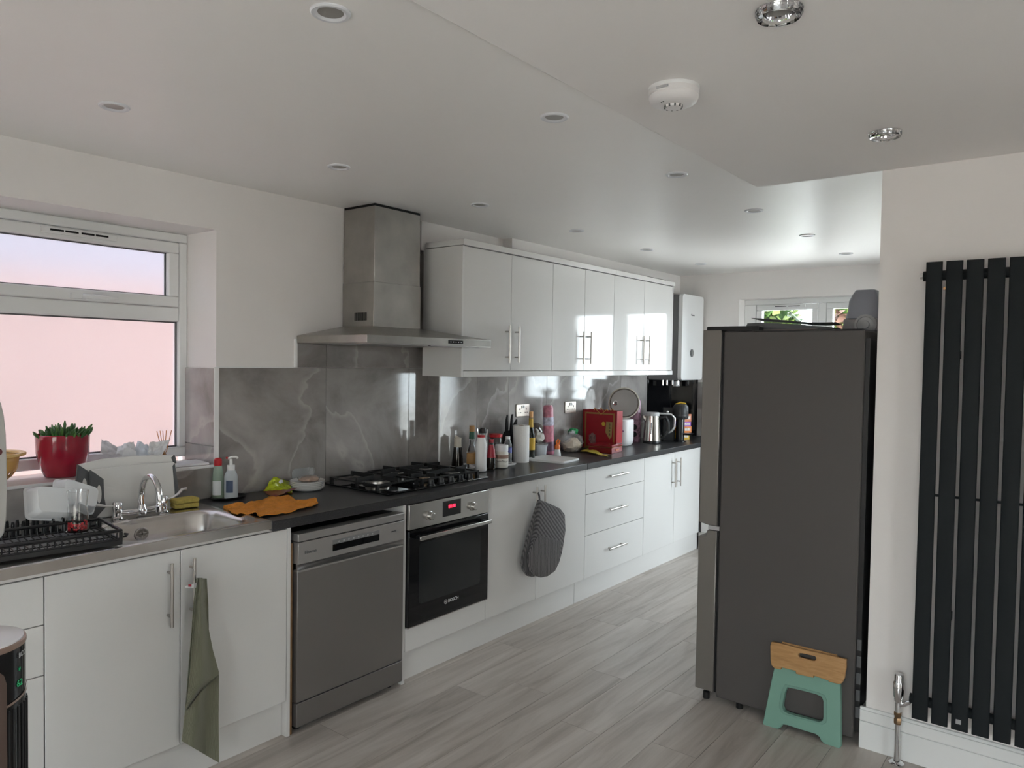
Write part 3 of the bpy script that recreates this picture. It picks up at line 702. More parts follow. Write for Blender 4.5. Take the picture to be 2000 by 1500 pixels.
# ------------------------------------------------------------------ downlights, alarm
M_dl = mat('downlight_white', (.74, .75, .78), .3); M_lens = mat('downlight_lens', (.30, .29, .27), .3)
def downlight():
    t = thing('ceiling_downlight', '', 'light')
    MB().lathe([(.047, .0), (.047, -.003), (.044, -.006), (.036, -.006), (.031, -.002), (.029, -.001)], 32, cap0=False, cap1=False).obj('ring', M_dl, t)
    MB().lathe([(.030, -.0015), (.001, -.0018)], 24, cap0=False).obj('lens', M_lens, t)
    return t
d0 = downlight(); k = 0
spots = ['white downlight by the ceiling step farthest from the far window', 'white downlight by the ceiling step across from the hood', 'white downlight by the ceiling step straight across from the first wall cabinet', 'white downlight off the corner of the ceiling step', 'white downlight above the floor beyond the fridge', 'white downlight nearest the far wall, above the fridge side',
         'white downlight in front of the frosted window', 'white downlight between frosted window and cooker hood', 'white downlight right beside the cooker hood', 'white downlight in front of the wall cabinet next to the hood', 'white downlight in front of the middle wall cabinet', 'white downlight in front of the boiler']
for i in range(12):
    o = d0 if i == 0 else copy_tree(d0)
    o.location = (-1.3726 + .9083*(i % 6), -1.154 if i < 6 else -.055, H); o['label'] = spots[i]; o['group'] = 'recessed ceiling downlights'
def glass_spot(P, label):
    t = thing('glass_spotlight', label, 'light', P)
    MB().lathe([(.05, 0), (.051, -.012), (.047, -.019), (.036, -.018), (.034, -.004), (.034, 0)], 16, cap0=False, cap1=False).obj('glass_ring', M_glass, t, ang=20)
    MB().lathe([(.051, -.0005), (.051, -.003), (.034, -.003)], 24, cap0=True, cap1=False).obj('mount', M_chrome, t)
    MB().lathe([(.034, -.002), (.033, -.012), (.027, -.012), (.025, -.004)], 24, cap0=False, cap1=False).obj('bezel', M_chrome, t)
    MB().lathe([(.026, -.005), (.001, -.005)], 20, cap0=False).obj('lens', M_lens, t)
P = at(1522, 18, 'z', H2); glass_spot((P.x, P.y, H2), 'cut-glass ceiling spotlight, the one farther from the radiator')
P = at(1729, 258, 'z', H2); glass_spot((P.x, P.y, H2), 'cut-glass ceiling spotlight close to the radiator wall')
P = at(1316, 172, 'z', H2)
t = thing('smoke_alarm', 'round white smoke alarm on the lower ceiling', 'alarm', (P.x, P.y, H2))
MB().lathe([(.072, 0), (.072, -.006), (.07, -.009)], 40, cap1=False).obj('base_plate', M_whitep, t)
MB().lathe([(.070, -.008), (.071, -.022), (.069, -.024), (.070, -.030), (.064, -.042), (.05, -.049), (.03, -.050), (.001, -.050)], 40, cap0=False).obj('cover', mat('alarm_white', (.80, .78, .78), .4), t)
c = MB().lathe([(.026, -.049), (.024, -.056), (.018, -.058), (.001, -.058)], 28, cap0=False).obj('sensor_cap', MATS['alarm_white'], t)
for k in range(10):
    a = 2*math.pi*k/10; s_ = MB().box(.0215, .0265, -.0022, .0022, -.057, -.0495); s_.xf(Matrix.Rotation(a, 4, 'Z')); s_.obj('slot', M_grey, c)
for dx in (-.004, .004): MB().lathe([(.0022, -.049), (.0022, -.0505), (.0001, -.0505)], 10, (-.045+dx*.5, .012+dx, 0)).obj('sounder_hole', M_grey, t)
sd = MB().box(-.0735, -.0700, -.018, .018, -.019, -.013).obj('side_vent', M_lgrey, t)

# ------------------------------------------------------------------ radiator and valve
t = thing('radiator', 'tall anthracite vertical radiator on the right wall', 'radiator', (XW, -2.06, 0))
sl = MB().solid2d(rrect(0, .055, -.006, .006, .005, 3), [], lambda a, c, q: (c, -a, q), .21, 1.965).mesh('slat', M_rad)
for k in range(9):
    o = bpy.data.objects.new('slat', sl); COL.objects.link(o); o.parent = t; o.location = (-.08, -.0662*k, 0)
for z in (.275, 1.915):
    MB().cyl((-.055, .012, z), (-.055, -.60, z), .019, 12).obj('header_tube', M_rad, t)
for z in (1.08,): MB().box(-.074, -.062, -.59, -.01, z-.004, z+.004).obj('cross_bar', M_rad, t)
MB().cyl((-.055, .008, 1.915), (-.055, .022, 1.915), .014, 10).obj('end_plug', M_chrome, t)
for z in (.6, 1.6): MB().box(-.07, -.0005, -.115, -.085, z, z+.03).obj('bracket', M_rad, t)
MB().cyl((-.062, -.061, 1.866), (-.050, -.061, 1.866), .006, 8).obj('bleed_screw', mat('copper', (.55, .30, .16), .3, 1.), t)
MB().box(-.0868, -.0858, -.165, -.148, .235, .252).obj('sticker', M_lgrey, t)
P = at(1748, 1493, 'z', 0)
t = thing('radiator_valve', 'chrome thermostatic valve and floor pipe of the radiator', 'valve', (.745, -2.008, 0))
MB().lathe([(.028, 0), (.028, .003), (.018, .010), (.012, .011)], 24, cap1=False).obj('floor_collar', M_chrome, t)
MB().cyl((0, 0, .002), (0, 0, .16), .0095, 14).obj('pipe', M_chrome, t)
MB().lathe([(.013, .158), (.0145, .164), (.0145, .178), (.0125, .182), (.0125, .190), (.015, .194), (.015, .206)], 6).obj('brass_nut', mat('brass', (.42, .28, .17), .25, 1.), t)
MB().lathe([(.012, .205), (.012, .245), (.016, .25), (.0165, .262)], 16).obj('valve_body', M_chrome, t)
MB().tube([(0, 0, .235), (0, -.02, .24), (0, -.058, .272)], .009, 10).obj('elbow', M_chrome, t)
MB().lathe([(.0165, .26), (.0195, .27), (.0205, .325), (.017, .33), (.017, .352), (.0145, .357), (.001, .357)], 18).obj('thermostat_head', M_chrome, t)

# ------------------------------------------------------------------ fridge freezer
FX = .767
t = thing('fridge_freezer', 'dark grey tall fridge freezer with step stool leaning on it', 'fridge', (FX, -1.248, 0))
D = .592; WD = .60
box('body', M_fridge, t, 0, WD, -D, 0, .035, 1.715, .006)
box('seal', M_black, t, .012, WD-.012, 0, .012, .05, 1.70)
for prof in ([(.012, .052), (.10, .052), (.10, .762), (.094, .770), (.064, .776), (.058, .800), (.012, .800)], [(.012, .824), (.058, .824), (.10, .832), (.10, 1.722), (.012, 1.722)]):
    MB().solid2d(prof, [], lambda a, c, q: (q, a, c), 0, WD).obj('door', M_fdoor, t, bevel=.003)
box('hinge_bar', M_lgrey, t, .004, WD-.004, .002, .055, .803, .821)
box('top_hinge_cover', M_black, t, .0, .06, -.16, .085, 1.716, 1.738, .006)
box('top_edge', M_black, t, .0, WD, -D+.01, -.012, 1.7145, 1.719)
box('rear_panel', M_black, t, .02, WD-.02, -D-.018, -D, .06, 1.68)
for k in range(5): box('condenser_coil', M_grey, t, .012, .018, -D-.02, -D-.004, .12+k*.07, .165+k*.07)
for x in (.04, WD-.04):
    for y in (.06, -.10, -.5): MB().lathe([(.016, 0), (.016, .03), (.01, .036)], 12).obj('foot', M_black, t, (x, y, 0.0))

# ------------------------------------------------------------------ things on and around the sink
def nz(p, s=1., o=0): return noise.noise(Vector((p[0]*s + o, p[1]*s + o*.7, p[2]*s - o)))
def blob(c, rad, n=18, m=12, amp=.15, fr=12., seed=0, flat=None):
    b = MB(); b.sphere((0, 0, 0), 1, n, m)
    for i, v in enumerate(b.v):
        v = Vector(v); k = 1 + amp*nz(v, fr*.15, seed) + amp*.5*nz(v, fr*.4, seed+5)
        p = Vector((v.x*rad[0]*k, v.y*rad[1]*k, v.z*rad[2]*k))
        if flat is not None and p.z < flat: p.z = flat
        b.v[i] = (c[0]+p.x, c[1]+p.y, c[2]+p.z)
    return b
def bottle(name, label, cat, u, v, z, parts, group=None, r0=None, dxy=(0, 0), n=24):
    r0 = r0 or parts[0][2][0][0]
    C, s = seat(u, v, z, r0); C = C + Vector((dxy[0], dxy[1], 0))
    t = thing(name, label, cat, (C.x, C.y, z), 0, group)
    for pn, m, prof in parts:
        MB().lathe([(max(r, .02)*s, h*s) for r, h in prof], n, cap0=prof[0][0] > .1).obj(pn, m, t)
    return t, s
Zs = .9185
# dish rack
t = thing('dish_rack', 'black wire dish rack on the sink drainer', 'rack', (-1.318, .022, Zs), math.radians(-8))
L_, Dp = .46, .245
def rail(pts, r, nm='rail'): return MB().tube(pts, r, 8).obj(nm, M_black, t)
box('drip_tray', mat('tray_grey', (.50, .51, .53), .25), t, -L_, -.004, .006, Dp+.05, .0005, .005, .001)
for a_, c_, d_, e_ in ((-L_, .004, -.006, .006), (-.004, .006, .006, Dp+.05), (-L_, .004, Dp+.05, Dp+.06)): box('tray_lip', M_black, t, a_, c_, d_, e_, 0, .018, .002)
for z in (.048,):
    rail([(-L_, 0, z), (0, 0, z)], .006); rail([(-L_, Dp, z), (0, Dp, z)], .006); rail([(0, 0, z), (0, Dp, z)], .006)
rail([(-L_, .004, .018), (0, .004, .018)], .004); rail([(-L_, Dp, .018), (0, Dp, .018)], .004); rail([(0, 0, .046), (0, 0, .01)], .006, 'corner_post'); rail([(0, Dp, .046), (0, Dp, .01)], .006, 'corner_post')
wm = MB().tube([(0, .0, .047), (0, .004, .020), (0, .012, .017), (0, Dp-.012, .017), (0, Dp-.004, .020), (0, Dp, .047)], .0022, 6).mesh('wire', M_black)
for k in range(22):
    o = bpy.data.objects.new('wire', wm); COL.objects.link(o); o.parent = t; o.location = (-.012-k*.0205, 0, 0)
for yy in (.06, .12, .18): rail([(-L_, yy, .0155), (-.01, yy, .0155)], .0022, 'cross_wire')
tm = MB().tube([(0, 0, .018), (0, 0, .060), (.002, .004, .070), (.006, .006, .070), (.008, .010, .06), (.008, .012, .018)], .003, 6).mesh('tine', M_black)
for yy in (Dp+.004, Dp+.034):
    for k in range(13):
        o = bpy.data.objects.new('tine', tm); COL.objects.link(o); o.parent = t; o.location = (-.06-k*.03 - (.012 if yy > Dp+.02 else 0), yy, 0)
MB().tube([(.004, .02, .02), (.022, .02, .022), (.03, .03, .026), (.024, .042, .026)], .004, 8).obj('hook', M_black, t)
# large pale board standing in the rack
P = at(0, 785, 'y', .20)
pts = [(P_.x, P_.z) for P_ in (at(u, v, 'y', .20) for u, v in ((-120, 772), (-30, 774), (2, 786), (8, 812), (12, 850), (13.5, 900), (14.5, 960), (13, 1010), (9, 1040), (2, 1051), (-30, 1053), (-120, 1053)))]
t = thing('chopping_board', 'large pale board standing upright in the dish rack', 'board', (0, .20, 0))
MB().solid2d(pts, [], lambda a, c, q: (a, q, c), 0, .016).obj('panel', mat('pale_board', (.50, .485, .46), .45), t, bevel=.003)
c_ = at(-4, 883, 'y', .2); MB().lathe([(.012, -.0012), (.012, .002), (.001, .002)], 16, cap0=True).xf(Matrix.Rotation(math.pi/2, 4, 'X')).obj('hanging_hole', mat('dull_red', (.12, .03, .03), .6), t, (c_.x, 0, c_.z))
# translucent tubs
def tub(name, label, loc, rot, sx, sy, h, m, group=None):
    t = thing(name, label, 'container', loc, 0, group); t.rotation_euler = rot
    b = MB(); lo = lambda k, z: [(a, c, z) for a, c in rrect(-sx*k, sx*k, -sy*k, sy*k, .018, 4)]
    b.loops([lo(.80, 0), lo(.84, .004), lo(.97, h-.008), lo(1.03, h-.006), lo(1.03, h), lo(.95, h), lo(.80, .006)], cap0=True, cap1=True); b.obj('tub_body', m, t)
    MB().loops([lo(1.03, h-.006), lo(1.05, h-.003), lo(1.03, h+.001)], cap0=False, cap1=False).obj('tub_rim', m, t)
    return t
M_milk = mat('milky_plastic', (.93, .95, .97), .2, trans=.15, ior=1.2)
P = at(118, 985, 'y', .30)
tub('food_tub', 'translucent takeaway tub drying upside down on the dish rack', (P.x-.012, .285, 1.052), (math.radians(-118), math.radians(12), math.radians(8)), .086, .058, .05, M_milk)
P = at(160, 985, 'y', .34)
tub('food_tub', 'translucent tub tilted behind another tub on the dish rack', (P.x+.0, .345, 1.055), (math.radians(-118), math.radians(24), math.radians(4)), .08, .05, .045, M_milk)
# tumbler
C, s = seat(152, 1041, .937, 18)
t = thing('tumbler', 'curved clear drinking glass with red base on the dish rack', 'glass', (C.x, C.y, .9375))
pr = [(19.5, 0), (20.5, 3), (20.5, 18), (18, 38), (16.5, 52), (17.5, 66), (19.5, 80)]
MB().lathe([(r*s, h*s) for r, h in pr] + [((r-1.1)*s, h*s) for r, h in pr[::-1][:-1]] + [(17*s, 4*s), (.001, 4*s)], 28, cap0=True).obj('glass_wall', M_glass, t)
b = MB()
for k in range(60):
    a = random.random()*6.28; rr = 15.5*s; zz = (5 + random.random()*14)*s
    b.sphere((rr*math.cos(a), rr*math.sin(a), zz), 2.1*s, 6, 4)
o = b.obj('red_beads', mat('bead_red', (.75, .05, .06), .3), t); o['kind'] = 'stuff'
# chopping boards behind the tap
def chop(name, label, p0, outl, strip_l, hole, strip_r):
    n_ = Vector((0, -1, .22)).normalized(); p0 = Vector(p0)
    ux = Vector((1, 0, 0)); uz = Vector((0, .22, 1)).normalized()
    def loc2(u, v): q = atp(u, v, p0, n_) - p0; return (q.dot(ux), q.dot(uz))
    fn = lambda a, c, q: ux*a + uz*c + n_*q
    t = thing(name, label, 'board', p0)
    MB().solid2d([loc2(*q) for q in outl], [], fn, -.008, 0).obj('panel', M_cream, t, bevel=.003)
    MB().solid2d([loc2(*q) for q in strip_l], [[loc2(*q) for q in hole]], fn, -.009, .0018).obj('grip_end', M_grey, t)
    if strip_r: MB().solid2d([loc2(*q) for q in strip_r], [], fn, -.009, .0018).obj('end_strip', M_grey, t)
def ell(cx, cy, rx, ry, n=14): return [(cx + rx*math.cos(2*math.pi*k/n), cy + ry*math.sin(2*math.pi*k/n)) for k in range(n)]
chop('chopping_board', 'white chopping board with dark grip ends behind the tap', (-1.0, .505, Zs), [(177, 918), (230, 911), (290, 905), (340, 902), (344, 915), (349, 965), (347, 983), (340, 996), (260, 1004), (186, 1013), (177, 1000)],
     [(176.5, 918), (202, 936), (203, 970), (207, 990), (186, 1013), (176.5, 1000)], ell(193.5, 965, 5, 18), [(337, 910), (341, 905), (349.5, 962), (347.5, 984), (342, 990), (341, 960)])
chop('chopping_board', 'white chopping board with dark grips leaning against the sill behind another board', (-1.0, .535, Zs), [(152, 907), (200, 896), (260, 890), (338, 888), (343, 895), (346, 960), (345, 985), (190, 1006), (160, 988), (149, 945)],
     [(151.5, 907), (178, 924), (178, 998), (160, 988), (148.5, 945)], ell(165, 950, 5, 16), [(334, 894), (340, 888.5), (343.5, 895), (344, 905), (338, 903)])
# sponges
P = at(368, 992, 'z', Zs)
for k, (dz, rz, lab) in enumerate(((0, -.15, 'yellow sponge lying on the sink edge under another sponge'), (.0205, -.02, 'yellow sponge stacked on top of another by the tap'))):
    b = blob((0, 0, .0), (1, 1, 1)); b = MB().box(-.05, .05, -.032, .032, 0, .019)
    o = b.obj('sponge', mat('yellow_sponge', (.60, .47, .12), .95, bump=.6, bscale=260, var=.1, vscale=90), None, (P.x, P.y+.03, Zs+dz), .004); o.rotation_euler = (0, 0, rz); tag(o, lab, 'sponge', 'sponges by the tap')
# soap dish and bottles
C = Vector((-.60, .545, WT))
t = thing('soap_dish', 'dark oval dish holding the soap bottles', 'dish', C)
b = MB().lathe([(.062, .0), (.072, .004), (.082, .012), (.079, .012), (.068, .006), (.001, .005)], 32); b.xf(Matrix.Diagonal((1.05, .72, 1, 1))); b.obj('dish', M_black, t)
M_liq = mat('pale_green_liquid', (.62, .78, .66), .1, trans=.6, ior=1.3); M_soap = mat('soap_bottle', (.72, .78, .82), .12, trans=.45, ior=1.3)
Zd = WT + .0065
t, s = bottle('washing_up_bottle', 'washing-up liquid bottle with red cap beside the hand soap', 'bottle', 425.5, 973, Zd, [('bottle_body', M_liq, [(10.5, 0), (11, 2), (11, 30), (9.5, 48), (7.5, 62), (6.2, 64)]), ('liquid', mat('green_liquid', (.55, .60, .10), .2), [(10.2, 1), (10.2, 9), (.1, 9)]), ('cap', M_red, [(7.2, 63), (7.6, 66), (7.4, 75), (4, 78), (.1, 78)])], r0=8)
MB().box(-9*s, -2*s, -2.5*s, 2.5*s, 76*s, 80*s).obj('flip_lid', M_red, t, rot=(0, .35, 0))
b = MB().lathe([(11.2*s, 6*s), (11.2*s, 34*s)], 24, cap0=False, cap1=False); b.f = [f for i, f in enumerate(b.f) if i in range(12, 18)]; b.m = b.m[:len(b.f)]; b.obj('label', mat('label_white', (.7, .72, .74), .5), t)
t, s = bottle('soap_dispenser', 'hand soap pump bottle with white liquid in the dish', 'bottle', 451, 974, Zd, [('bottle_body', M_soap, [(12.5, 0), (13.2, 3), (12.8, 40), (12, 46), (8, 54), (7.4, 55)]), ('liquid', mat('white_liquid', (.74, .70, .66), .4), [(12.2, 2), (11.9, 42), (.1, 42)]), ('collar', M_whitep, [(7.2, 54), (7.4, 65), (.1, 65)]), ('stem', M_whitep, [(3.2, 65), (2.8, 77), (.1, 77)])], r0=9)
MB().tube([(-6*s, 0, 78*s), (0, 0, 80*s), (9*s, -3*s, 80*s), (12*s, -4*s, 77.5*s)], 2.2*s, 8).obj('pump_head', M_whitep, t)
b = MB().lathe([(13.1*s, 10*s), (13.1*s, 36*s)], 24, cap0=False, cap1=False); b.f = [f for i, f in enumerate(b.f) if i in range(13, 17)]; b.m = b.m[:len(b.f)]; b.obj('label', mat('label_blue', (.06, .09, .16), .5), t)
# window sill things
C, s = seat(117, 931, 1.0645, 30); C = Vector((C.x-.005, .752, 1.0645))
t = thing('plant_pot', 'red glazed pot with small succulent on the window sill', 'plant', C)
MB().lathe([(.062, 0), (.066, .003), (.078, .03), (.088, .065), (.096, .10), (.098, .17), (.095, .174), (.090, .172), (.089, .15), (.001, .148)], 40).obj('pot', mat('red_glaze', (.30, .012, .03), .12, coat=.5), t)
MB().lathe([(.088, .150), (.001, .154)], 24, cap0=False).obj('soil', mat('soil', (.03, .02, .015), .95), t)
M_leaf = [mat('succulent_leaf', (.045, .13, .035), .35), mat('succulent_leaf_pale', (.10, .22, .06), .35)]
for k in range(95):
    a = random.random()*6.28; rr = .078*math.sqrt(random.random()); lean = rr/.078*.95 + random.random()*.45
    ln = .026 + .036*random.random()**1.5 + (.014 if math.cos(a-.2) > .2 and random.random() > .4 else 0)
    d = Vector((math.cos(a)*lean, math.sin(a)*lean, 1)).normalized(); p0 = Vector((rr*math.cos(a), rr*math.sin(a), .150))
    MB().tube([p0, p0 + d*ln*.4, p0 + d*ln*.8 + Vector((0, 0, .004)), p0 + d*ln + Vector((0, 0, .008))], .0062, 6, taper=[.55, .8, 1.05, .35]).obj('leaf', M_leaf[k % 4 == 0], t)
C, s = seat(12, 947, 1.0645, 25)
t = thing('colander', 'yellow plastic colander on the sill beside the red pot', 'colander', (C.x-.045, .755, 1.0645))
M_yel = mat('yellow_plastic', (.68, .40, .12), .4)
b = MB(); nn = 48; prof = [(.055, .0), (.060, .012), (.072, .022), (.080, .032), (.088, .044), (.093, .056), (.097, .085), (.100, .105)]
b.lathe(prof, nn, cap0=True, cap1=False)
keep = [(i // nn, i % nn) for i in range(len(b.f))]
b.f2 = []
b.f = [f for f, (r_, q_) in zip(b.f, keep) if not (r_ in (1, 3) and q_ % 2 == 0) and not (r_ == 2 and q_ % 2 == 1)]; b.m = [0]*len(b.f)
o = b.obj('bowl', M_yel, t); sm = o.modifiers.new('solid', 'SOLIDIFY'); sm.thickness = .003
MB().lathe([(.098, .103), (.120, .105), (.122, .112), (.119, .116), (.100, .114), (.097, .108)], 48, cap0=False, cap1=False).obj('rim', mat('yellow_plastic_rim', (.74, .50, .20), .35), t)
def sheetobj(name, label, cat, m, corners, amp, seed, th=.0015, nu=14, nv=10, lift=0, group=None):
    """crumpled sheet spanning four world corners (bl, br, tr, tl)"""
    c = [Vector(q) for q in corners]; o_ = c[0].copy(); n_ = (c[1]-c[0]).cross(c[3]-c[0]).normalized()
    def f(u, v):
        p = c[0]*(1-u)*(1-v) + c[1]*u*(1-v) + c[2]*u*v + c[3]*(1-u)*v
        return p - o_ + n_*(amp*(nz((u*3, v*3, 0), 1.3, seed) + .5*nz((u*7, v*7, 0), 1, seed+3)) + lift*math.sin(math.pi*u)*math.sin(math.pi*v))
    b = MB().grid(nu, nv, f, th, n_)
    o = b.obj(name, m, None, o_); return tag(o, label, cat, group)
M_paper = mat('white_paper', (.78, .79, .80), .7, var=.05, vscale=20)
Y = .74
def q3(u, v, y): return at(u, v, 'y', y)
sheetobj('paper_wrapper', 'white crumpled paper with grey print beside the red pot', 'paper', mat('printed_paper', (.62, .61, .62), .7, var=.3, vscale=16), [q3(196, 884, .70), q3(238, 888, .70), q3(238, 878, .80), q3(199, 856, .80)], .010, 1)
sheetobj('paper_wrapper', 'white bulging crumpled paper behind the chopping boards', 'paper', M_paper, [q3(226, 888, .70), q3(266, 890, .70), q3(262, 862, .80), q3(230, 872, .80)], .014, 4, lift=.02)
sheetobj('paper_wrapper', 'pale blue-white folded paper peak behind the chopping boards', 'paper', mat('bluish_paper', (.70, .76, .82), .7), [q3(258, 890, .72), q3(300, 890, .72), q3(296, 874, .82), q3(270, 858, .82)], .012, 8, lift=.015)
sheetobj('paper_wrapper', 'white curled paper strip in front of the reed diffuser', 'paper', M_paper, [q3(288, 888, .68), q3(318, 886, .68), q3(333, 858, .74), q3(292, 864, .74)], .012, 12, lift=-.015)
C = at(321, 870, 'y', .79)
t = thing('reed_diffuser', 'reed diffuser with orange sticks on the window sill', 'diffuser', (C.x, .79, 1.0645))
MB().lathe([(.018, 0), (.02, .003), (.02, .035), (.009, .045), (.009, .056), (.007, .056)], 20, cap1=False).obj('bottle', M_glass, t)
for k, (dx, dy) in enumerate(((-.035, 0), (-.015, .01), (-.011, -.008), (.012, .006), (.032, -.004))): MB().tube([(0, 0, .01), (dx*.3, dy*.3, .06), (dx, dy, .155)], .0017, 6).obj('reed', mat('reed', (.58, .27, .10), .7), t)
t = thing('paper_pad', 'white pad of papers at the end of the window sill', 'paper', (-.72, .72, 1.0645), math.radians(-8))
box('pages', M_paper, t, -.09, .085, -.075, .07, .0006, .009, .001); box('cover', mat('pad_brown', (.30, .2, .15), .7), t, -.09, .085, -.075, .07, 0, .0005)
t = thing('black_clip', 'small black plastic clip lying on the sill by the paper pad', 'clip', (-.835, .665, 1.0645))
MB().tube([(-.035, 0, .006), (0, .0, .007), (.02, .012, .01), (.03, .03, .012), (.012, .045, .010), (-.01, .04, .007)], .006, 8).obj('ring', M_black, t)
MB().box(-.045, .01, -.012, .008, 0, .010).obj('base', M_black, t, bevel=.003)

# ------------------------------------------------------------------ worktop things left of the hob
fr = [(437, 994), (460, 1006), (492, 1004), (508, 1010), (560, 1001), (606, 990), (621, 984)]
bk = [(437, 991), (470, 985), (495, 983), (530, 972), (565, 968), (578, 978), (618, 976)]
def poly(l, t):
    x = t*(len(l)-1); i = min(int(x), len(l)-2); k = x-i
    return (l[i][0]*(1-k)+l[i+1][0]*k, l[i][1]*(1-k)+l[i+1][1]*k)
o0 = at(530, 990, 'z', WT)
def clothf(u, v):
    a = poly(fr, u); c = poly(bk, u); px = (a[0]*(1-v)+c[0]*v, a[1]*(1-v)+c[1]*v)
    P = at(px[0], px[1], 'z', WT + .006)
    P.x += .006*nz((u*22, v*3, 2), 1, 4); P.y += .010*nz((u*20, v*2, 5), 1, 6)
    P.z = WT + .0115 + .012*nz((u*9, v*4, 0), 1.2, 2) + .006*nz((u*24, v*12, 0), 1.2, 5) + .003*math.sin(v*8+u*3); P.z = max(P.z, WT+.0042)
    return P - o0
tag(MB().grid(44, 16, clothf, .0035).obj('cleaning_cloth', M_orange, None, o0), 'crumpled orange cleaning cloth on the worktop beside the sink', 'cloth')
# snack packet
cn = [at(514, 959, 'z', WT+.004), at(572, 964, 'z', WT+.004), at(567, 941, 'y', .575), at(536, 931, 'y', .585)]
oP = (cn[0]+cn[1])/2; oP.z = WT
t = thing('snack_packet', 'crumpled lime green snack packet with dark red edge', 'packet', oP)
nP = (cn[1]-cn[0]).cross(cn[3]-cn[0]).normalized()
def pk(u, v, k, g=1.):
    p = cn[0]*(1-u)*(1-v) + cn[1]*u*(1-v) + cn[2]*u*v + cn[3]*(1-u)*v
    puff = math.sin(math.pi*u)**.6 * math.sin(math.pi*v)**.5 if 0 < u < 1 and 0 < v < 1 else 0
    p = p + nP*(k*.026*puff + .011*nz((u*4, v*4, k), 1.6, 3)*(.4+puff) + .006*nz((u*9, v*9, k), 1.3, 7))
    p.z = max(p.z, WT+.0025); p.y = min(p.y, W-TH-.004); return p - oP
MB().grid(26, 20, lambda u, v: pk(u, v, 1), .0008, nP).obj('front_film', mat('lime_foil', (.40, .47, .02), .22, var=.3, vscale=18), t, ang=24)
MB().grid(16, 12, lambda u, v: pk(u, v, -.6), .0008, nP).obj('back_film', mat('crimson_foil', (.22, .012, .04), .3), t)
q0 = [at(512, 960, 'z', WT+.002), at(534, 971, 'z', WT+.002), at(580, 953, 'z', WT+.03), at(560, 962, 'z', WT+.022)]
MB().grid(14, 4, lambda u, v: (lambda p: Vector((p.x, p.y, max(WT+.002, p.z + .005*nz((u*6, v*3, 0), 1.4, 9)))))(q0[0]*(1-u)*(1-v) + q0[1]*(1-u)*v + q0[3]*u*v + q0[2]*u*(1-v)) - oP, .0008).obj('bottom_seal', MATS['crimson_foil'], t)
blob(pk(.62, .6, 1), (.012, .008, .012), 12, 8, .3, 12, 2).obj('printed_badge', mat('badge_white', (.6, .6, .62), .4), t)
# plates
C, s = seat(600, 961, WT, 30); C.y = min(C.y, .515)
pm = MB().lathe([(.05, 0), (.072, .0015), (.0835, .0105), (.085, .0135), (.082, .0135), (.069, .005), (.001, .004)], 36).mesh('plate', M_cream)
for k in range(5):
    o = bpy.data.objects.new('plate', pm); COL.objects.link(o); o.location = (C.x, C.y, WT + .0085*k)
    tag(o, ['white plate at the very bottom of the stack beside the hob', 'white plate second from the bottom of the stack', 'white plate in the middle of the stack beside the hob', 'white plate second from the top of the stack', 'white plate on top of the stack, holding bagged bread'][k], 'plate', 'stack of white plates')
zt = WT + .0085*4 + .006
t = thing('bread_bag', 'twisted clear bag of bread on the plate stack', 'food', (C.x+.006, C.y-.004, zt))
blob((0, 0, .011), (.05, .042, .012), amp=.2, seed=3).obj('bread', mat('bread', (.45, .30, .22), .8, var=.3, vscale=50), t)
M_film = mat('clear_film', (.9, .9, .9), .12, trans=.8, ior=1.08, alpha=.5)
blob((0, 0, .014), (.056, .047, .017), 20, 14, .25, 20, 6).obj('film', M_film, t)
blob((.024, .01, .042), (.017, .015, .024), 14, 10, .5, 22, 9).obj('twist', M_film, t)
P = at(597, 925, 'y', .57)
t = thing('tub_lid', 'clear plastic tub lid leaning on the tiles behind the plates', 'lid', (P.x-.0, .588, WT))
lid = MB().solid2d(rrect(-.062, .062, 0, .088, .02), [], lambda a, c, q: (a, q + c*.14, c), -.002, .0)
lid.obj('sheet', M_clearp, t); MB().tube([(a, c*.14-.001, c) for a, c in rrect(-.062, .062, .003, .088, .02)], .002, 6).obj('rim', M_clearp, t)

# ------------------------------------------------------------------ tray of bottles
t = thing('serving_tray', 'white-edged tray under the sauce bottles beside the hob', 'tray', (.83, .275, WT))
box('tray_base', M_black, t, .004, .386, .004, .216, 0, .004, .001)
b = MB(); lo = lambda k, z: [(a, c, z) for a, c in rrect(-k, .39+k, -k, .22+k, .015, 4)]
b.loops([lo(-.002, .001), lo(.002, .010), lo(.003, .012), lo(0, .012), lo(-.006, .004)], cap0=False, cap1=False); b.obj('rim', M_cream, t)
Zt = WT + .0042
M_brown = mat('dark_brown_glass', (.010, .006, .004), .1); M_beige = mat('beige_cap', (.52, .47, .40), .4)
t, s = bottle('oil_dispenser', 'dark conical oil dispenser with beige pourer', 'bottle', 882, 913, Zt, [('bottle_body', M_brown, [(12, 0), (12, 2), (8, 39)]), ('pourer', M_beige, [(7.6, 38.5), (7, 52), (7.4, 57), (5, 57.5), (.1, 57)])], r0=12, dxy=(.02, -.03))
MB().tube([(0, 0, 56*s), (-5*s, 3*s, 62*s)], 2.2*s, 8, taper=[1.6, .6]).obj('spout_tip', M_beige, t)
M_amber = mat('amber_label', (.40, .22, .08), .5); M_dgreen = mat('green_foil', (.02, .10, .06), .4); M_cork = mat('cork', (.36, .20, .08), .6)
bottle('vinegar_bottle', 'clear bottle with green neck and cork top', 'bottle', 921, 916, Zt, [('bottle_body', M_glass, [(9.5, 0), (10, 2), (10, 34), (5.5, 48), (4.8, 58)]), ('label', M_amber, [(10.15, 9), (10.15, 31)]), ('neck_foil', M_dgreen, [(6, 58), (5.6, 62), (5.2, 72)]), ('cork_top', M_cork, [(5.2, 72), (5.4, 84), (.1, 84)])], r0=10)
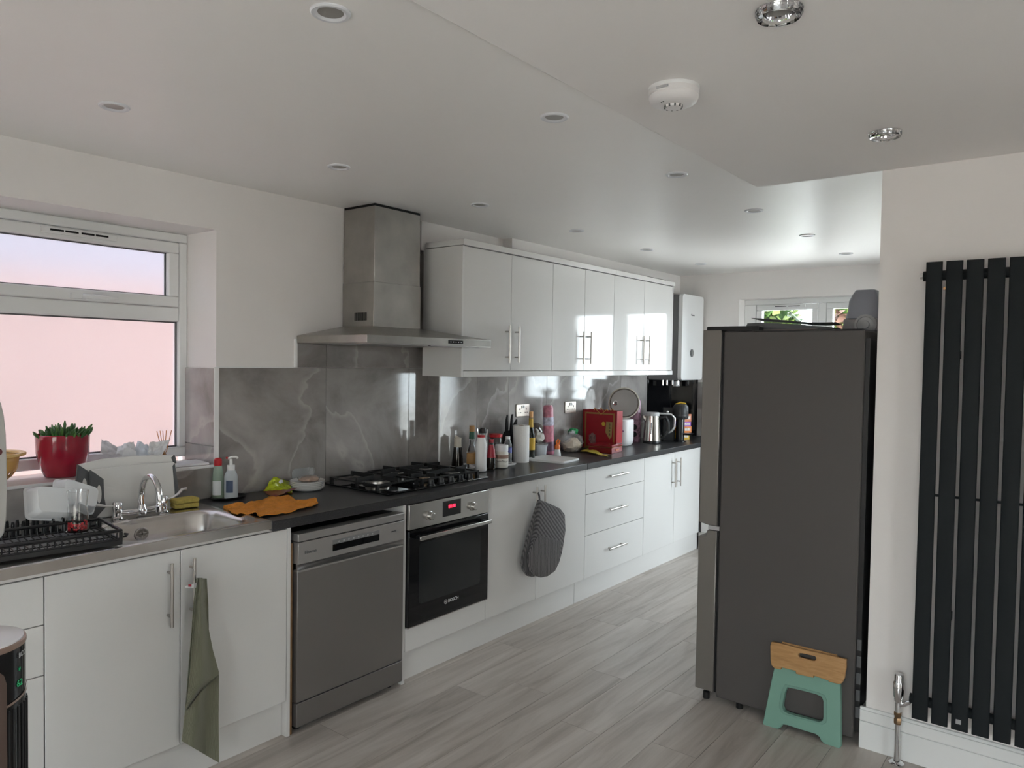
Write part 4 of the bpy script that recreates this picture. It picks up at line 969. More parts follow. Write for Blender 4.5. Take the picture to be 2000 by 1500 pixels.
bottle('glass_flask', 'clear glass flask with black stopper behind the salt', 'bottle', 943, 911, Zt, [('flask_body', M_glass, [(10, 0), (11, 3), (11, 45), (9, 58), (11.5, 72)]), ('stopper', M_black, [(5.5, 64), (5.5, 74), (.1, 74)])], r0=10, dxy=(.02, .02))
t, s = bottle('salt_bottle', 'white salt bottle with red cap at the tray edge', 'bottle', 939, 921, Zt, [('bottle_body', M_whitep, [(11.3, 0), (11.6, 3), (10.8, 30), (11.2, 50), (8.4, 63), (8, 66)]), ('cap', M_red, [(7.6, 65.5), (7.6, 70.5), (.1, 70.5)])], r0=11)
b = MB().lathe([(11.3*s, 34*s), (11.4*s, 48*s)], 24, cap0=False, cap1=False); b.f = [f for i, f in enumerate(b.f) if i in (20, 21, 22)]; b.m = [0]*3; b.obj('label', mat('red_label', (.45, .08, .09), .5), t)
bottle('soy_sauce_bottle', 'dark soy sauce bottle with red label and cap', 'bottle', 959, 918, Zt, [('bottle_body', M_brown, [(8.3, 0), (8.6, 2), (8.6, 24), (7, 38), (4.2, 50), (3.8, 54)]), ('label', mat('dark_red_label', (.33, .015, .03), .4), [(8.75, 24), (7.2, 38), (4.5, 49)]), ('cap', mat('dark_red_cap', (.28, .012, .025), .35), [(4.6, 53), (4.8, 60), (.1, 60)])], r0=8)
t, s = bottle('flour_jar', 'white tub of cornflour with printed label', 'jar', 979, 914, Zt, [('jar_body', mat('jar_white', (.66, .64, .58), .35), [(13, 0), (13.8, 3), (13.8, 28), (12.5, 31), (12.5, 33)]), ('lid', M_whitep, [(13.3, 32), (13.3, 43), (12.8, 44), (.1, 44)]), ('label', mat('label_cream', (.72, .70, .64), .6), [(13.95, 6), (13.95, 26)]), ('label_band', mat('label_brown', (.28, .17, .13), .6), [(14.0, 18), (14.0, 25)])], r0=13)
dcam = Vector((CAM.x-t.location.x, CAM.y-t.location.y, 0)).normalized(); xr = Vector((-dcam.y, dcam.x, 0))
text('lettering', 'Cornflour', 6.2*s, M_black, t, dcam*(14.1*s) + Vector((0, 0, 13*s)), xr, (0, 0, 1), .0004)
bottle('storage_jar', 'clear jar with red lid behind the cornflour', 'jar', 969, 908, Zt, [('jar_body', M_glass, [(13, 0), (13.8, 3), (13.8, 48), (12, 54)]), ('contents', mat('dark_spice', (.10, .075, .06), .8, var=.3, vscale=60), [(12.6, 2), (12.8, 36), (.1, 36)]), ('lid', M_red, [(13.4, 53), (13.6, 59), (.1, 59)])], r0=13, dxy=(.01, .015))
t, s = bottle('plastic_bottle', 'clear plastic bottle with white cap and blue label', 'bottle', 991, 907, Zt, [('bottle_body', M_clearp, [(8.3, 0), (8.6, 2), (8.6, 37), (4.8, 49)]), ('label', mat('blue_label', (.10, .12, .36), .5), [(8.8, 22), (8.8, 33)]), ('cap', M_whitep, [(4.8, 49), (4.8, 54), (.1, 54)])], r0=8)
# knife block
P = at(1003, 901, 'z', WT)
t = thing('knife_block', 'black knife block behind the kitchen roll', 'knife block', (1.36, .452, WT), math.radians(-30))
MB().solid2d([(-.05, 0), (.055, 0), (.06, .12), (-.035, .2)], [], lambda a, c, q: (q, a, c), -.045, .045).obj('block', M_black, t, bevel=.004)
for k, (x, y, l) in enumerate(((-.03, -.02, .105), (0, -.025, .11), (.03, -.015, .075), (-.015, .02, .10), (.018, .025, .07), (.04, .035, .055))):
    l += .045; MB().tube([(x, y, .15), (x*1.05, y-.012, .15+l*.4), (x*1.1, y-.02, .15+l*.8), (x*1.1, y-.03, .15+l)], .011, 8, taper=[.8, 1, .9, .6]).obj('knife_handle', M_black, t)
# kitchen roll
C, s = seat(1017, 904, WT, 16)
t = thing('kitchen_roll', 'white upright kitchen paper roll beside the knife block', 'paper roll', (C.x, C.y, WT))
MB().lathe([(16.3*s, 0), (16.3*s, 72*s), (5*s, 72*s), (4.8*s, 60*s), (.001, 60*s)], 36).obj('paper', mat('roll_paper', (.74, .73, .71), .85, bump=.2, bscale=140), t)
MB().lathe([(5*s, 55*s), (5*s, 72.4*s), (4.5*s, 72.4*s), (4.5*s, 55*s)], 20, cap0=False, cap1=False).obj('core', mat('cardboard', (.35, .26, .18), .8), t)
M_wine = mat('dark_bottle_glass', (.008, .010, .006), .06); M_gold = mat('gold_label', (.55, .34, .03), .35)
bottle('oil_bottle', 'tall dark bottle with yellow label behind the kitchen roll', 'bottle', 1036, 897, WT, [('bottle_body', M_wine, [(8.2, 0), (8.6, 2), (8.6, 46), (4.4, 62), (4, 92)]), ('label', M_gold, [(8.8, 18), (8.8, 42)]), ('neck_label', M_gold, [(4.7, 62), (4.3, 80)]), ('cap', mat('copper_cap', (.38, .20, .08), .3, .5), [(4.2, 81), (4.2, 93), (.1, 93)])], r0=8)
# tub, bag and glass lid
C, s = seat(1055, 891, WT, 11)
t = tub('food_tub', 'clear lidded storage tub behind the white plastic lid', (C.x, C.y, WT), (0, 0, math.radians(-40)), 13*s, 11*s, 22*s, mat('bluish_clear', (.80, .84, .90), .15, trans=.3, ior=1.2))
MB().loops([[(a, c, z) for a, c in rrect(-14*s, 14*s, -12*s, 12*s, .02, 4)] for z in (22.2*s, 26*s)]).obj('lid', M_clearp, t, bevel=.002)
t2 = thing('flour_bag', 'knotted white bag resting on the storage tub', 'bag', (C.x-.004, C.y+.01, WT+26.2*s))
blob((0, 0, 10*s), (12*s, 10*s, 10*s), amp=.35, fr=16, seed=21, flat=-10*s).obj('bag', mat('white_bag', (.68, .66, .62), .5), t2); MB().tube([(-3*s, 0, 14*s), (-6*s, 0, 24*s), (-10*s, 1*s, 27*s)], 3*s, 8, taper=[1.5, .8, .4]).obj('knot', MATS['white_bag'], t2)
t = thing('pan_lid', 'brown tinted glass pan lid leaning against the tiles', 'lid', (1.735, .487, WT))
d_ = MB().lathe([(.10, 0), (.11, -.004), (.112, 0), (.10, .006), (.06, .016), (.001, .02)], 36); d_.xf(Matrix.Rotation(math.radians(78), 4, 'X')); d_.obj('glass_disc', mat('brown_glass', (.30, .25, .22), .05, trans=.5, ior=1.3), t, (0, 0, .112))
k_ = MB().lathe([(.008, 0), (.008, .02), (.018, .026), (.018, .036), (.001, .038)], 16); k_.xf(Matrix.Rotation(math.radians(78), 4, 'X')); k_.obj('knob', M_black, t, (0, -.015, .115))
M_pink = mat('pink_film', (.55, .20, .27), .3, var=.35, vscale=30)
t, s = bottle('cotton_pad_tube', 'tall pink wrapped tube of cotton pads', 'packet', 1072, 889, WT, [('tube', M_pink, [(10, 0), (10.6, 2), (10.4, 58), (10, 92), (8, 97), (3, 98), (.1, 97)]), ('label_band', mat('lilac_label', (.50, .48, .60), .5, var=.3, vscale=60), [(10.75, 58), (10.6, 74)]), ('lower_band', mat('purple_film', (.20, .11, .17), .3, var=.4, vscale=40), [(10.5, 1), (10.8, 26)])], r0=10)
t.rotation_euler = (math.radians(-1), math.radians(-2), 0)
t, s = bottle('glue_bottle', 'small white bottle with orange clip cap', 'bottle', 1083, 890, WT, [('bottle_body', M_whitep, [(7, 0), (7.2, 2), (5, 13), (4.5, 16)]), ('cap', mat('orange_plastic', (.75, .17, .02), .35), [(5, 12), (5.2, 18), (4, 22), (.1, 22)])], r0=7, dxy=(-.01, -.03))
MB().tube([(0, 0, 18*s), (3*s, -1*s, 23*s), (5*s, -2*s, 29*s), (2*s, 0, 32*s), (-2*s, 1*s, 28*s), (-1*s, 0, 20*s)], 1.5*s, 8).obj('clip', MATS['orange_plastic'], t)
# bread bag
P = at(1120, 883, 'z', WT)
t = thing('bread_bag', 'clear plastic bag of flatbread beside the red gift bag', 'food', (2.06, .415, WT))
blob((0, 0, .045), (.085, .06, .05), 22, 14, .22, 14, 31, -.045).obj('bread', mat('pale_bread', (.62, .52, .40), .8, var=.2, vscale=30), t)
blob((-.01, 0, .06), (.10, .075, .072), 26, 16, .35, 22, 33, -.06).obj('film', M_film, t)
blob((-.085, -.0, .10), (.05, .03, .03), 16, 10, .5, 22, 35).obj('film_end', M_film, t)
t = thing('green_packet', 'green and white foil packet on the bread bag', 'packet', (2.095, .43, WT+.118))
blob((0, 0, .022), (.05, .03, .026), 18, 12, .4, 22, 41).obj('foil', mat('green_packet_foil', (.03, .32, .11), .3, var=.3, vscale=20), t); blob((-.035, -.012, .016), (.03, .02, .02), 14, 10, .5, 25, 43).obj('white_panel', mat('silver_foil', (.5, .5, .52), .3, .4), t)
# white lid on worktop
t = thing('tub_lid', 'white rectangular plastic lid lying on the worktop', 'lid', (1.56, .235, WT), math.radians(6))
b = MB(); lo = lambda k, z: [(a, c, z) for a, c in rrect(-.125*k, .125*k, -.14*k, .14*k, .03*k, 5)]
b.loops([lo(1.0, 0), lo(1.01, .004), lo(1.0, .013), lo(.96, .014), lo(.90, .009), lo(.5, .009)], cap0=True, cap1=True); b.obj('lid', M_milk if False else mat('frosty_white', (.68, .68, .67), .3), t)
# red gift bag
t = thing('gift_bag', 'red and gold paper gift bag with gold cord handles', 'bag', (2.34, .335, WT), 0)
P0 = at(1139, 800, 'x', 2.32); P1 = at(1205, 803, 'x', 2.32)
ya, yb = P0.y - .335, P1.y - .335; zt = (P0.z + P1.z)/2 - WT; xd = .085
M_redb = mat('red_paper', (.32, .008, .017), .38, var=.12, vscale=12); M_goldp = mat('gold_print', (.34, .19, .06), .35, .3)
ya = min(ya, .172)
b = MB(); th = .002
b.box(-.02, -.02+th, yb, ya, 0, zt); b.box(-.02+xd, -.02+xd+th, yb, ya, 0, zt); b.box(-.02, -.02+xd, yb, yb+th, 0, zt); b.box(-.02, -.02+xd, ya-th, ya, 0, zt); b.box(-.02, -.02+xd, yb, ya, 0, th)
b.obj('bag_body', M_redb, t)
w_ = ya - yb; fx = -.0212
def yy(k): return ya - w_*k
fr_ = MB(); q = .006
for a, c, d, e in ((.06, .94, .90, .94), (.06, .94, .0, .06), (.06, .10, .06, .90), (.90, .94, .06, .90)): fr_.box(fx, fx+.0012, yy(c), yy(a), zt*d, zt*e)
fr_.obj('gold_border', M_goldp, t)
MB().lathe([(.016, 0), (.016, .0012), (.0001, .0012)], 24).xf(Matrix.Rotation(-math.pi/2, 4, 'Y')).obj('yellow_moon', mat('moon_yellow', (.62, .42, .05), .5), t, (fx, yy(.62), zt*.66))
MB().solid2d([(yy(.70), zt*.72), (yy(.88), zt*.72), (yy(.86), zt*.34), (yy(.80), zt*.28), (yy(.68), zt*.45)], [], lambda a, c, k: (k, a, c), fx-.0006, fx+.001).obj('gold_panel', mat('gold_panel', (.36, .26, .10), .4), t)
for k in range(4):
    MB().box(fx-.0014, fx-.0004, yy(.835), yy(.775), zt*(.66-k*.085), zt*(.665-k*.085)).box(fx-.0014, fx-.0004, yy(.81), yy(.80), zt*(.63-k*.085), zt*(.69-k*.085)).box(fx-.0014, fx-.0004, yy(.83), yy(.78), zt*(.635-k*.085), zt*(.642-k*.085)).obj('character', M_black, t)
blob((fx, yy(.3), zt*.26), (.0015, .030, .036), amp=.5, fr=25, seed=4).obj('flower_print', mat('pink_grey_print', (.26, .15, .14), .5, var=.5, vscale=70), t)
blob((fx, yy(.72), zt*.1), (.0015, .026, .02), amp=.5, fr=25, seed=8).obj('flower_print', mat('blue_white_print', (.30, .26, .38), .5, var=.5, vscale=70), t)
for x in (-.018, -.02+xd): MB().tube([(x, yy(.33), zt*.99), (x-.006, yy(.36), zt*1.05), (x-.006, yy(.45), zt*.98), (x-.008, yy(.55), zt*.90), (x-.006, yy(.65), zt*.98), (x-.006, yy(.72), zt*1.04), (x, yy(.75), zt*.99)], .0028, 8).obj('cord_handle', mat('gold_cord', (.60, .30, .08), .5), t)
# red tin and yellow cloth
t = thing('biscuit_tin', 'dark red lidded tin in front of the gift bag', 'tin', (2.135, .12, WT), math.radians(6))
M_tin = mat('red_tin', (.20, .008, .013), .18, .2)
box('tin_body', M_tin, t, -.01, .17, .0, .185, 0, .044, .004); box('lid', M_tin, t, -.013, .173, -.003, .188, .0445, .064, .005); box('gold_line', M_goldp, t, -.0125, .1725, -.0025, .1875, .0435, .0455)
MB().box(.05, .11, -.0042, -.002, .018, .030).obj('badge', mat('orange_print', (.55, .16, .08), .4), t)
c_ = [at(1135, 882, 'z', WT), at(1190, 892, 'z', WT), at(1184, 886, 'z', WT+.01), at(1150, 875, 'z', WT+.012)]
def yc(u, v):
    p = c_[0]*(1-u)*(1-v) + c_[1]*u*(1-v) + c_[2]*u*v + c_[3]*(1-u)*v
    p.x -= .03; p.y -= .012; p.z = WT + .007 + .016*max(0, math.sin(u*3.6+.5))*(.4+.6*v) + .003*nz((u*6, v*6, 1), 1, 3); return p - c_[0]
tag(MB().grid(18, 8, yc, .003).obj('duster', mat('yellow_cloth', (.58, .46, .06), .85), None, c_[0]), 'folded yellow cloth lying before the red tin', 'cloth')
P = at(1178, 890, 'z', WT)
tag(MB().grid(8, 4, lambda u, v: (-.03+.1*u, -.02+.05*v-.02*u, .004+.004*math.sin(u*3)), .0015).obj('paper_scrap', mat('kraft_paper', (.36, .21, .10), .8), None, (P.x-.005, P.y+.0, WT)), 'brown paper scrap under the yellow cloth', 'paper')
# rice cooker
C, s = seat(1208, 870, WT, 24)
t = thing('rice_cooker', 'white floral rice cooker with its lid open', 'rice cooker', (2.70, .385, WT))
b = MB(); lo = lambda k, z: [(a, c, z) for a, c in rrect(-.09*k, .09*k, -.10*k, .10*k, .065*k, 6)]
b.loops([lo(.80, 0), lo(.93, .012), lo(1.0, .05), lo(1.0, .19), lo(.97, .205), lo(.9, .206)]); b.obj('housing', M_whitep, t)
box('hinge', M_lgrey, t, .0, .06, .04, .08, .2, .235)
for k in range(7): blob((-.0905, -.03-.0*k, .12), (.0008, .006, .006), 8, 6, .2, 9, k).obj('flower_print', mat('violet_print', (.30, .16, .33), .5), t, (0, -.05+k*.016, .012*math.sin(k*2)))
MB().solid2d(rrect(-.12, .0, .02, .08, .02), [], lambda a, c, q: (q, a*.5, c), -.0915, -.088).obj('control_plate', mat('control_ivory', (.62, .60, .55), .4), t)
dirc = Vector((CAM.x-2.80, CAM.y-.38, .10)).normalized()
C3 = at(1219, 787, 'y', .36); lm = Vector((0, 0, 1)).rotation_difference(Vector((-.80, -.58, .08)).normalized()).to_matrix().to_4x4()
def liddisc(prof, m, nm, n=40):
    b = MB().lathe(prof, n); b.xf(Matrix.Translation(C3 - Vector(t.location)) @ lm); return b.obj(nm, m, t)
R_ = 30*mpp(C3)
liddisc([(R_*.6, -.022), (R_*.97, -.018), (R_*1.02, -.006), (R_*1.02, .002), (R_*.96, .005), (R_*.93, .004)], mat('lid_ivory', (.60, .56, .48), .35), 'lid')
liddisc([(R_*.95, .003), (R_*.95, .0065), (R_*.87, .0065), (R_*.86, .004)], mat('lid_seal', (.10, .085, .07), .5), 'lid_seal')
liddisc([(R_*.87, .003), (R_*.87, .0055), (.001, .0055)], mat('lid_inner', (.42, .41, .40), .3, .8), 'inner_plate')
vm = MB().lathe([(.018, .005), (.018, .010), (.013, .011), (.012, .008), (.001, .008)], 20); vm.xf(Matrix.Translation(C3 - Vector(t.location)) @ lm @ Matrix.Translation((0, 0, 0)))
o = vm.obj('steam_valve', M_chrome, t); o.location = CR*(-17*mpp(C3))
# biscuit pack
t, s = bottle('biscuit_packet', 'upright pink and purple film packet behind the kettle', 'packet', 1247, 864, WT, [('film', mat('purple_pack', (.34, .19, .26), .25, var=.6, vscale=45), [(9, 0), (10, 2), (10, 80), (7, 85), (2, 86), (.1, 85)])], r0=9, dxy=(-.02, .02))
for k in (16, 30): MB().lathe([(5.5*s, 0), (5.5*s, .003), (.0001, .003)], 20).xf(Vector((0, 0, 1)).rotation_difference(Vector((-.79, -.61, 0))).to_matrix().to_4x4()).obj('dark_spot', M_black, t, Vector((-.79, -.61, 0))*(9.8*s) - CR*(4*s) + Vector((0, 0, k*s)))
# kettle
C, s = seat(1273, 867, WT, 16)
t = thing('kettle', 'brushed steel electric kettle with black handle', 'kettle', (C.x, C.y, WT))
MB().lathe([(18*s, 0), (18.2*s, 2*s), (18*s, 5*s), (17.6*s, 5.5*s)], 32).obj('base', M_black, t)
MB().lathe([(17.5*s, 5.5*s), (17.2*s, 12*s), (15.5*s, 33*s), (13.8*s, 54*s)], 40).obj('body', mat('kettle_steel', (.62, .58, .53), .2, 1.), t)
MB().lathe([(13.9*s, 54*s), (14*s, 58*s), (12.5*s, 61*s), (.001, 61.5*s)], 32).obj('lid', M_lgrey, t)
ux = CR.copy(); ux.z = 0; ux.normalize()
h = [ux*(9*s) + Vector((0, 0, 59*s)), ux*(22*s) + Vector((0, 0, 58*s)), ux*(37*s) + Vector((0, 0, 57*s)), ux*(44*s) + Vector((0, 0, 50*s)), ux*(44*s) + Vector((0, 0, 32*s)), ux*(39*s) + Vector((0, 0, 24*s)), ux*(32*s) + Vector((0, 0, 21*s))]
MB().tube(h, 2.3*s, 10).obj('handle_trim', mat('kettle_silver', (.60, .60, .61), .25, .7), t)
h = [ux*(15*s) + Vector((0, 0, 50*s)), ux*(26*s) + Vector((0, 0, 51*s)), ux*(31*s) + Vector((0, 0, 42*s)), ux*(32*s) + Vector((0, 0, 24*s)), ux*(24*s) + Vector((0, 0, 12*s)), ux*(18*s) + Vector((0, 0, 9*s))]
MB().tube(h, 3.4*s, 10).obj('handle', M_black, t)
MB().tube([ux*(-12*s) + Vector((0, 0, 46*s)), ux*(-17*s) + Vector((0, 0, 52*s)), ux*(-18.5*s) + Vector((0, 0, 54*s))], 3.5*s, 10, taper=[1.4, 1, .7]).obj('spout', MATS['kettle_steel'], t)
dcam = Vector((CAM.x-C.x, CAM.y-C.y, 0)).normalized()
wm_ = MB().solid2d(rrect(-2.6*s, 2.6*s, 18*s, 42*s, 2.5*s), [], lambda a, c, q: ux*a + dcam*(q + 17.4*s - (c)*.07) + Vector((0, 0, c)), 0, .0012); wm_.obj('water_gauge', mat('gauge_grey', (.20, .22, .25), .15), t)
MB().sphere(ux*(30*s) + Vector((0, 0, 62*s)), 2.6*s, 10, 8).obj('switch', M_chrome, t)
# coffee machine
C, s = seat(1328, 863, WT, 10)
t = thing('coffee_machine', 'black capsule coffee machine beside the kettle', 'coffee machine', (C.x, C.y, WT))
MB().lathe([(12*s, 0), (12*s, 2*s), (8.2*s, 3*s), (8.2*s, 44*s)], 28).obj('column', mat('gloss_black', (.02, .021, .024), .2), t)
MB().lathe([(13*s, 44*s), (15*s, 47*s), (15.5*s, 52*s), (15.2*s, 53*s), (15.5*s, 54*s), (15*s, 68*s), (11*s, 73*s), (.001, 74*s)], 32).obj('brew_head', mat('matt_black', (.025, .026, .028), .4), t)
MB().tube([CR*(-10*s) + Vector((0, 0, 73*s)), Vector((0, 0, 76.5*s)), CR*(10*s) + Vector((0, 0, 74*s))], 1.6*s, 8).obj('lever', M_gold, t)
b = MB(); bx_ = 16*s
d2 = Vector((-ux.y, ux.x, 0))
pts = [ux*(-34*s), ux*(-10*s), ux*(-8*s) + d2*(16*s), ux*(-32*s) + d2*(16*s)]
b.loops([[p + Vector((0, 0, z)) for p in pts] for z in (0, 66*s)]); b.obj('water_tank', M_black, t, bevel=.004)
b = MB(); pts = [ux*(-12*s), ux*(10*s), ux*(10*s) + d2*(18*s), ux*(-12*s) + d2*(18*s)]
b.loops([[p + Vector((0, 0, z)) for p in pts] for z in (46*s, 64*s)]); b.obj('bridge', M_black, t, bevel=.004)
MB().lathe([(6*s, 13*s), (10*s, 15.5*s), (11*s, 16.5*s), (.001, 16.5*s)], 24).obj('cup_rest', M_black, t, -d2*(6*s) + ux*(14*s))
# snack boxes
base = at(1349, 859, 'z', WT); s = mpp(base); zc = WT
for k, (w_, h_, c1, c2, lab) in enumerate(((22, 13, (.75, .45, .02), (.70, .10, .03), 'yellow and red snack box at the bottom of the box stack'), (26, 12.5, (.78, .22, .02), (.62, .05, .03), 'orange and red snack box above the yellow one'), (28, 9, (.38, .12, .55), (.10, .02, .10), 'purple snack box in the stack by the coffee machine'), (25, 15, (.72, .26, .14), (.80, .62, .50), 'orange snack box on top of the box stack'))):
    t = thing('snack_box', lab, 'box', (base.x + .02*(k % 2), base.y + .075, zc), math.radians(-38 + 5*k), 'stack of snack boxes')
    W_ = w_*s; hh = h_*s
    box('carton', mat('carton_%d' % k, c1, .4, var=.12, vscale=25), t, -W_/2, W_/2, -.03, .05, 0, hh-.0006)
    box('side_panel', mat('carton_side_%d' % k, c2, .4), t, -W_/2-.0008, -W_/2+W_*.35, -.0308, -.029, .001, hh-.002)
    box('printed_panel', mat('carton_print', (.80, .72, .66), .5, var=.25, vscale=60), t, -W_/2+W_*.42, W_/2-W_*.1, -.0312, -.0295, hh*.3, hh*.75)
    zc += hh
# sockets
M_sock = mat('socket_steel', (.55, .50, .45), .3, 1.)
def socket(label, loc, rz):
    t = thing('power_socket', label, 'socket', loc, rz)
    box('faceplate', M_sock, t, -.073, .073, -.008, 0, -.043, .043, .003)
    for sx_ in (-.036, .036):
        MB().box(sx_-.004, sx_+.004, -.0092, -.0075, .002, .014).obj('pin_hole', M_black, t)
        for q in (-.011, .011): MB().box(sx_+q-.0045, sx_+q+.0045, -.0092, -.0075, -.018, -.0125).obj('pin_hole', M_black, t)
    for sx_ in (-.010, .010): box('switch', M_whitep, t, sx_-.0065, sx_+.0065, -.013, -.008, .014, .034, .001)
socket('steel double socket above the kitchen roll', (1.58, W2-TH-.0005, 1.228), 0)
socket('steel double socket above the bread bag', (2.172, W2-TH-.0005, 1.226), 0)
socket('steel double socket beside the fridge on the far wall', (XF-TH-.0005, .12, 1.2), -math.pi/2)

# ------------------------------------------------------------------ textiles hanging on doors
Lf = [(384, 1130), (379, 1180), (375, 1230), (370, 1290), (364, 1370), (360, 1410), (356, 1448)]
Rt = [(404, 1130), (407, 1180), (408, 1235), (419, 1285), (428, 1318), (427, 1400), (428, 1490)]
o0 = at(384, 1130, 'y', -.05)
def towelf(u, v):
    a = poly(Lf, v); c = poly(Rt, v); px = (a[0]*(1-u)+c[0]*u, a[1]*(1-u)+c[1]*u + (0 if v < .9 else (v-.9)*10*0))
    fold = .020*math.sin(u*8.5 + v*2.2)*(.3+.7*v) + .007*nz((u*5, v*9, 0), 1.2, 5)
    P = at(px[0], px[1] + 0*u, 'y', -.060 - .020*v + fold*.8); return P - o0
t = thing('kitchen_towel', 'olive green towel hanging from the sink unit handle', 'towel', o0)
MB().grid(26, 60, towelf, .004, (0, -1, 0)).obj('cloth', M_towel, t)
Lf2 = [(398, 1128), (402, 1180), (406, 1240), (424, 1312), (400, 1352), (380, 1372), (363, 1388)]
def flapf(u, v):
    l = poly([(386, 1129), (381, 1180), (377, 1240), (373, 1300), (369, 1345), (366, 1370), (363, 1387)], v); r = poly([(396, 1129), (399, 1170), (407, 1225), (416, 1270), (429, 1317), (395, 1350), (366, 1387)], v)
    px = (l[0]*(1-u)+r[0]*u, l[1]*(1-u)+r[1]*u); return at(px[0], px[1], 'y', -.096 - .014*v + .010*math.sin(u*7+v*3)) - o0
MB().grid(16, 40, flapf, .004, (0, -1, 0)).obj('folded_corner', M_towel, t)
sheet = MB().grid(6, 3, lambda u, v: at(374+8*u+2*v, 1097+28*u+6*v-3, 'y', -.045-.01*u) - o0, .0008, (0, -1, 0)); sheet.obj('hanging_loop', M_whitep, t)
MB().grid(4, 3, lambda u, v: at(361+23*u, 1148 - 10*v*(.3+.7*u) + 0*u, 'y', -.07) - o0, .0006, (0, -1, 0)).obj('care_tag', M_whitep, t)
MB().grid(2, 2, lambda u, v: at(368+6*u, 1146 - 5*v, 'y', -.0712) - o0, .0004, (0, -1, 0)).obj('tag_print', mat('tag_red', (.5, .06, .08), .6), t)
Y_ = -.05
def zz(l): return [(940 + a/3.948, 860 + c/3.948) for a, c in l]
gl_front = zz([(440, 458), (470, 465), (520, 485), (600, 522), (637, 568), (643, 690), (628, 790), (615, 865), (592, 945), (560, 1010), (510, 1045), (460, 1055), (420, 1045), (380, 1005), (360, 940), (362, 880), (395, 760), (418, 640), (428, 540)])
gl_back = zz([(438, 462), (470, 470), (500, 600), (500, 900), (470, 1010), (430, 1045), (390, 1055), (350, 1045), (318, 1005), (307, 950), (318, 880), (350, 760), (395, 600), (425, 500)])
pocket = zz([(432, 732), (520, 752), (614, 776), (606, 865), (588, 945), (556, 1012), (508, 1049), (460, 1058), (416, 1048), (376, 1008), (357, 940), (362, 880), (395, 790)])
t = thing('oven_glove', 'dark grey ribbed double oven glove on the cabinet handle', 'oven glove', (1.05, -.05, .30))
oo = Vector((1.05, -.05, .30))
def pillow(l, y0, y1, m, nm):
    P = [at(u, v, 'y', (y0+y1)/2) - oo for u, v in l]; c = sum(P, Vector())/len(P); L2 = []
    for k, yk in ((.93, y1), (.985, y1*.8+y0*.2), (1, (y0+y1)/2), (.985, y0*.8+y1*.2), (.93, y0)): L2.append([Vector((c.x+(p.x-c.x)*k, yk+.05, c.z+(p.z-c.z)*k)) for p in P])
    MB().loops(L2).obj(nm, m, t)
pillow(gl_back, -.064, -.042, M_glove, 'back_mitt'); pillow(gl_front, -.086, -.058, M_glover, 'front_mitt'); pillow(pocket, -.094, -.078, M_glove, 'pocket')
MB().tube([at(1051, 962, 'y', -.035) - oo, at(1053, 968, 'y', -.05) - oo, at(1054, 978, 'y', -.06) - oo], .006, 6).obj('hanging_loop', M_glove, t)

# ------------------------------------------------------------------ step stool
n_ = Vector((-1, 0, .105)).normalized(); p0 = Vector((.717, -1.64, 0)); uz = Vector((.105, 0, 1)).normalized(); uy_ = Vector((0, -1, 0))
def st(u, v): q = atp(u, v, p0, n_) - p0; return (q.dot(uy_), q.dot(uz))
fn = lambda a, c, q: uy_*a + uz*c + n_*q
t = thing('step_stool', 'folded mint green step stool with bamboo top against the fridge', 'stool', (.7185, -1.64, .0))
def zs(l): return [st(1440 + a/5, 1200 + c/5) for a, c in l]
M_mint = mat('mint_plastic', (.19, .36, .29), .5)
legs = zs([(362, 512), (440, 506), (560, 535), (760, 590), (900, 632), (1000, 672), (1005, 800), (1008, 1000), (1008, 1300), (990, 1314), (850, 1268), (815, 1235), (800, 1200), (765, 1172), (620, 1128), (480, 1082), (440, 1078), (425, 1105), (395, 1120), (360, 1116), (245, 1076), (290, 850), (330, 650)])
hole = zs([(490, 712), (620, 740), (770, 780), (825, 805), (842, 850), (842, 1000), (835, 1035), (800, 1054), (680, 1020), (500, 970), (455, 945), (440, 905), (445, 860), (465, 760)])
MB().solid2d(legs, [hole], fn, -.028, 0).obj('leg_frame', M_mint, t, bevel=.003)
cx = sum(a for a, c in hole)/len(hole); cz = sum(c for a, c in hole)/len(hole)
big = [(cx+(a-cx)*1.16, cz+(c-cz)*1.16) for a, c in hole]
MB().solid2d(big, [hole], fn, -.003, .0025).obj('window_rim', mat('mint_plastic_dark', (.16, .31, .25), .5), t, bevel=.001)
top_ = zs([(345, 262), (420, 275), (700, 345), (960, 405), (1074, 432), (1072, 520), (1055, 620), (1030, 665), (1005, 675), (905, 652), (900, 640), (758, 592), (755, 612), (582, 572), (580, 545), (440, 512), (438, 532), (375, 520), (345, 490), (335, 440), (333, 300)])
slot = zs([(615, 372), (650, 375), (770, 402), (782, 425), (770, 445), (740, 444), (615, 410), (605, 392)])
MB().solid2d(top_, [slot], fn, .0005, .018).obj('seat_panel', M_bamboo, t, bevel=.003)
rear = zs([(430, 268), (970, 400), (1000, 560), (460, 430)]); MB().solid2d(rear, [zs([(600, 360), (795, 402), (795, 460), (600, 425)])], fn, -.02, -.004).obj('rear_seat_panel', M_bamboo, t, bevel=.002)

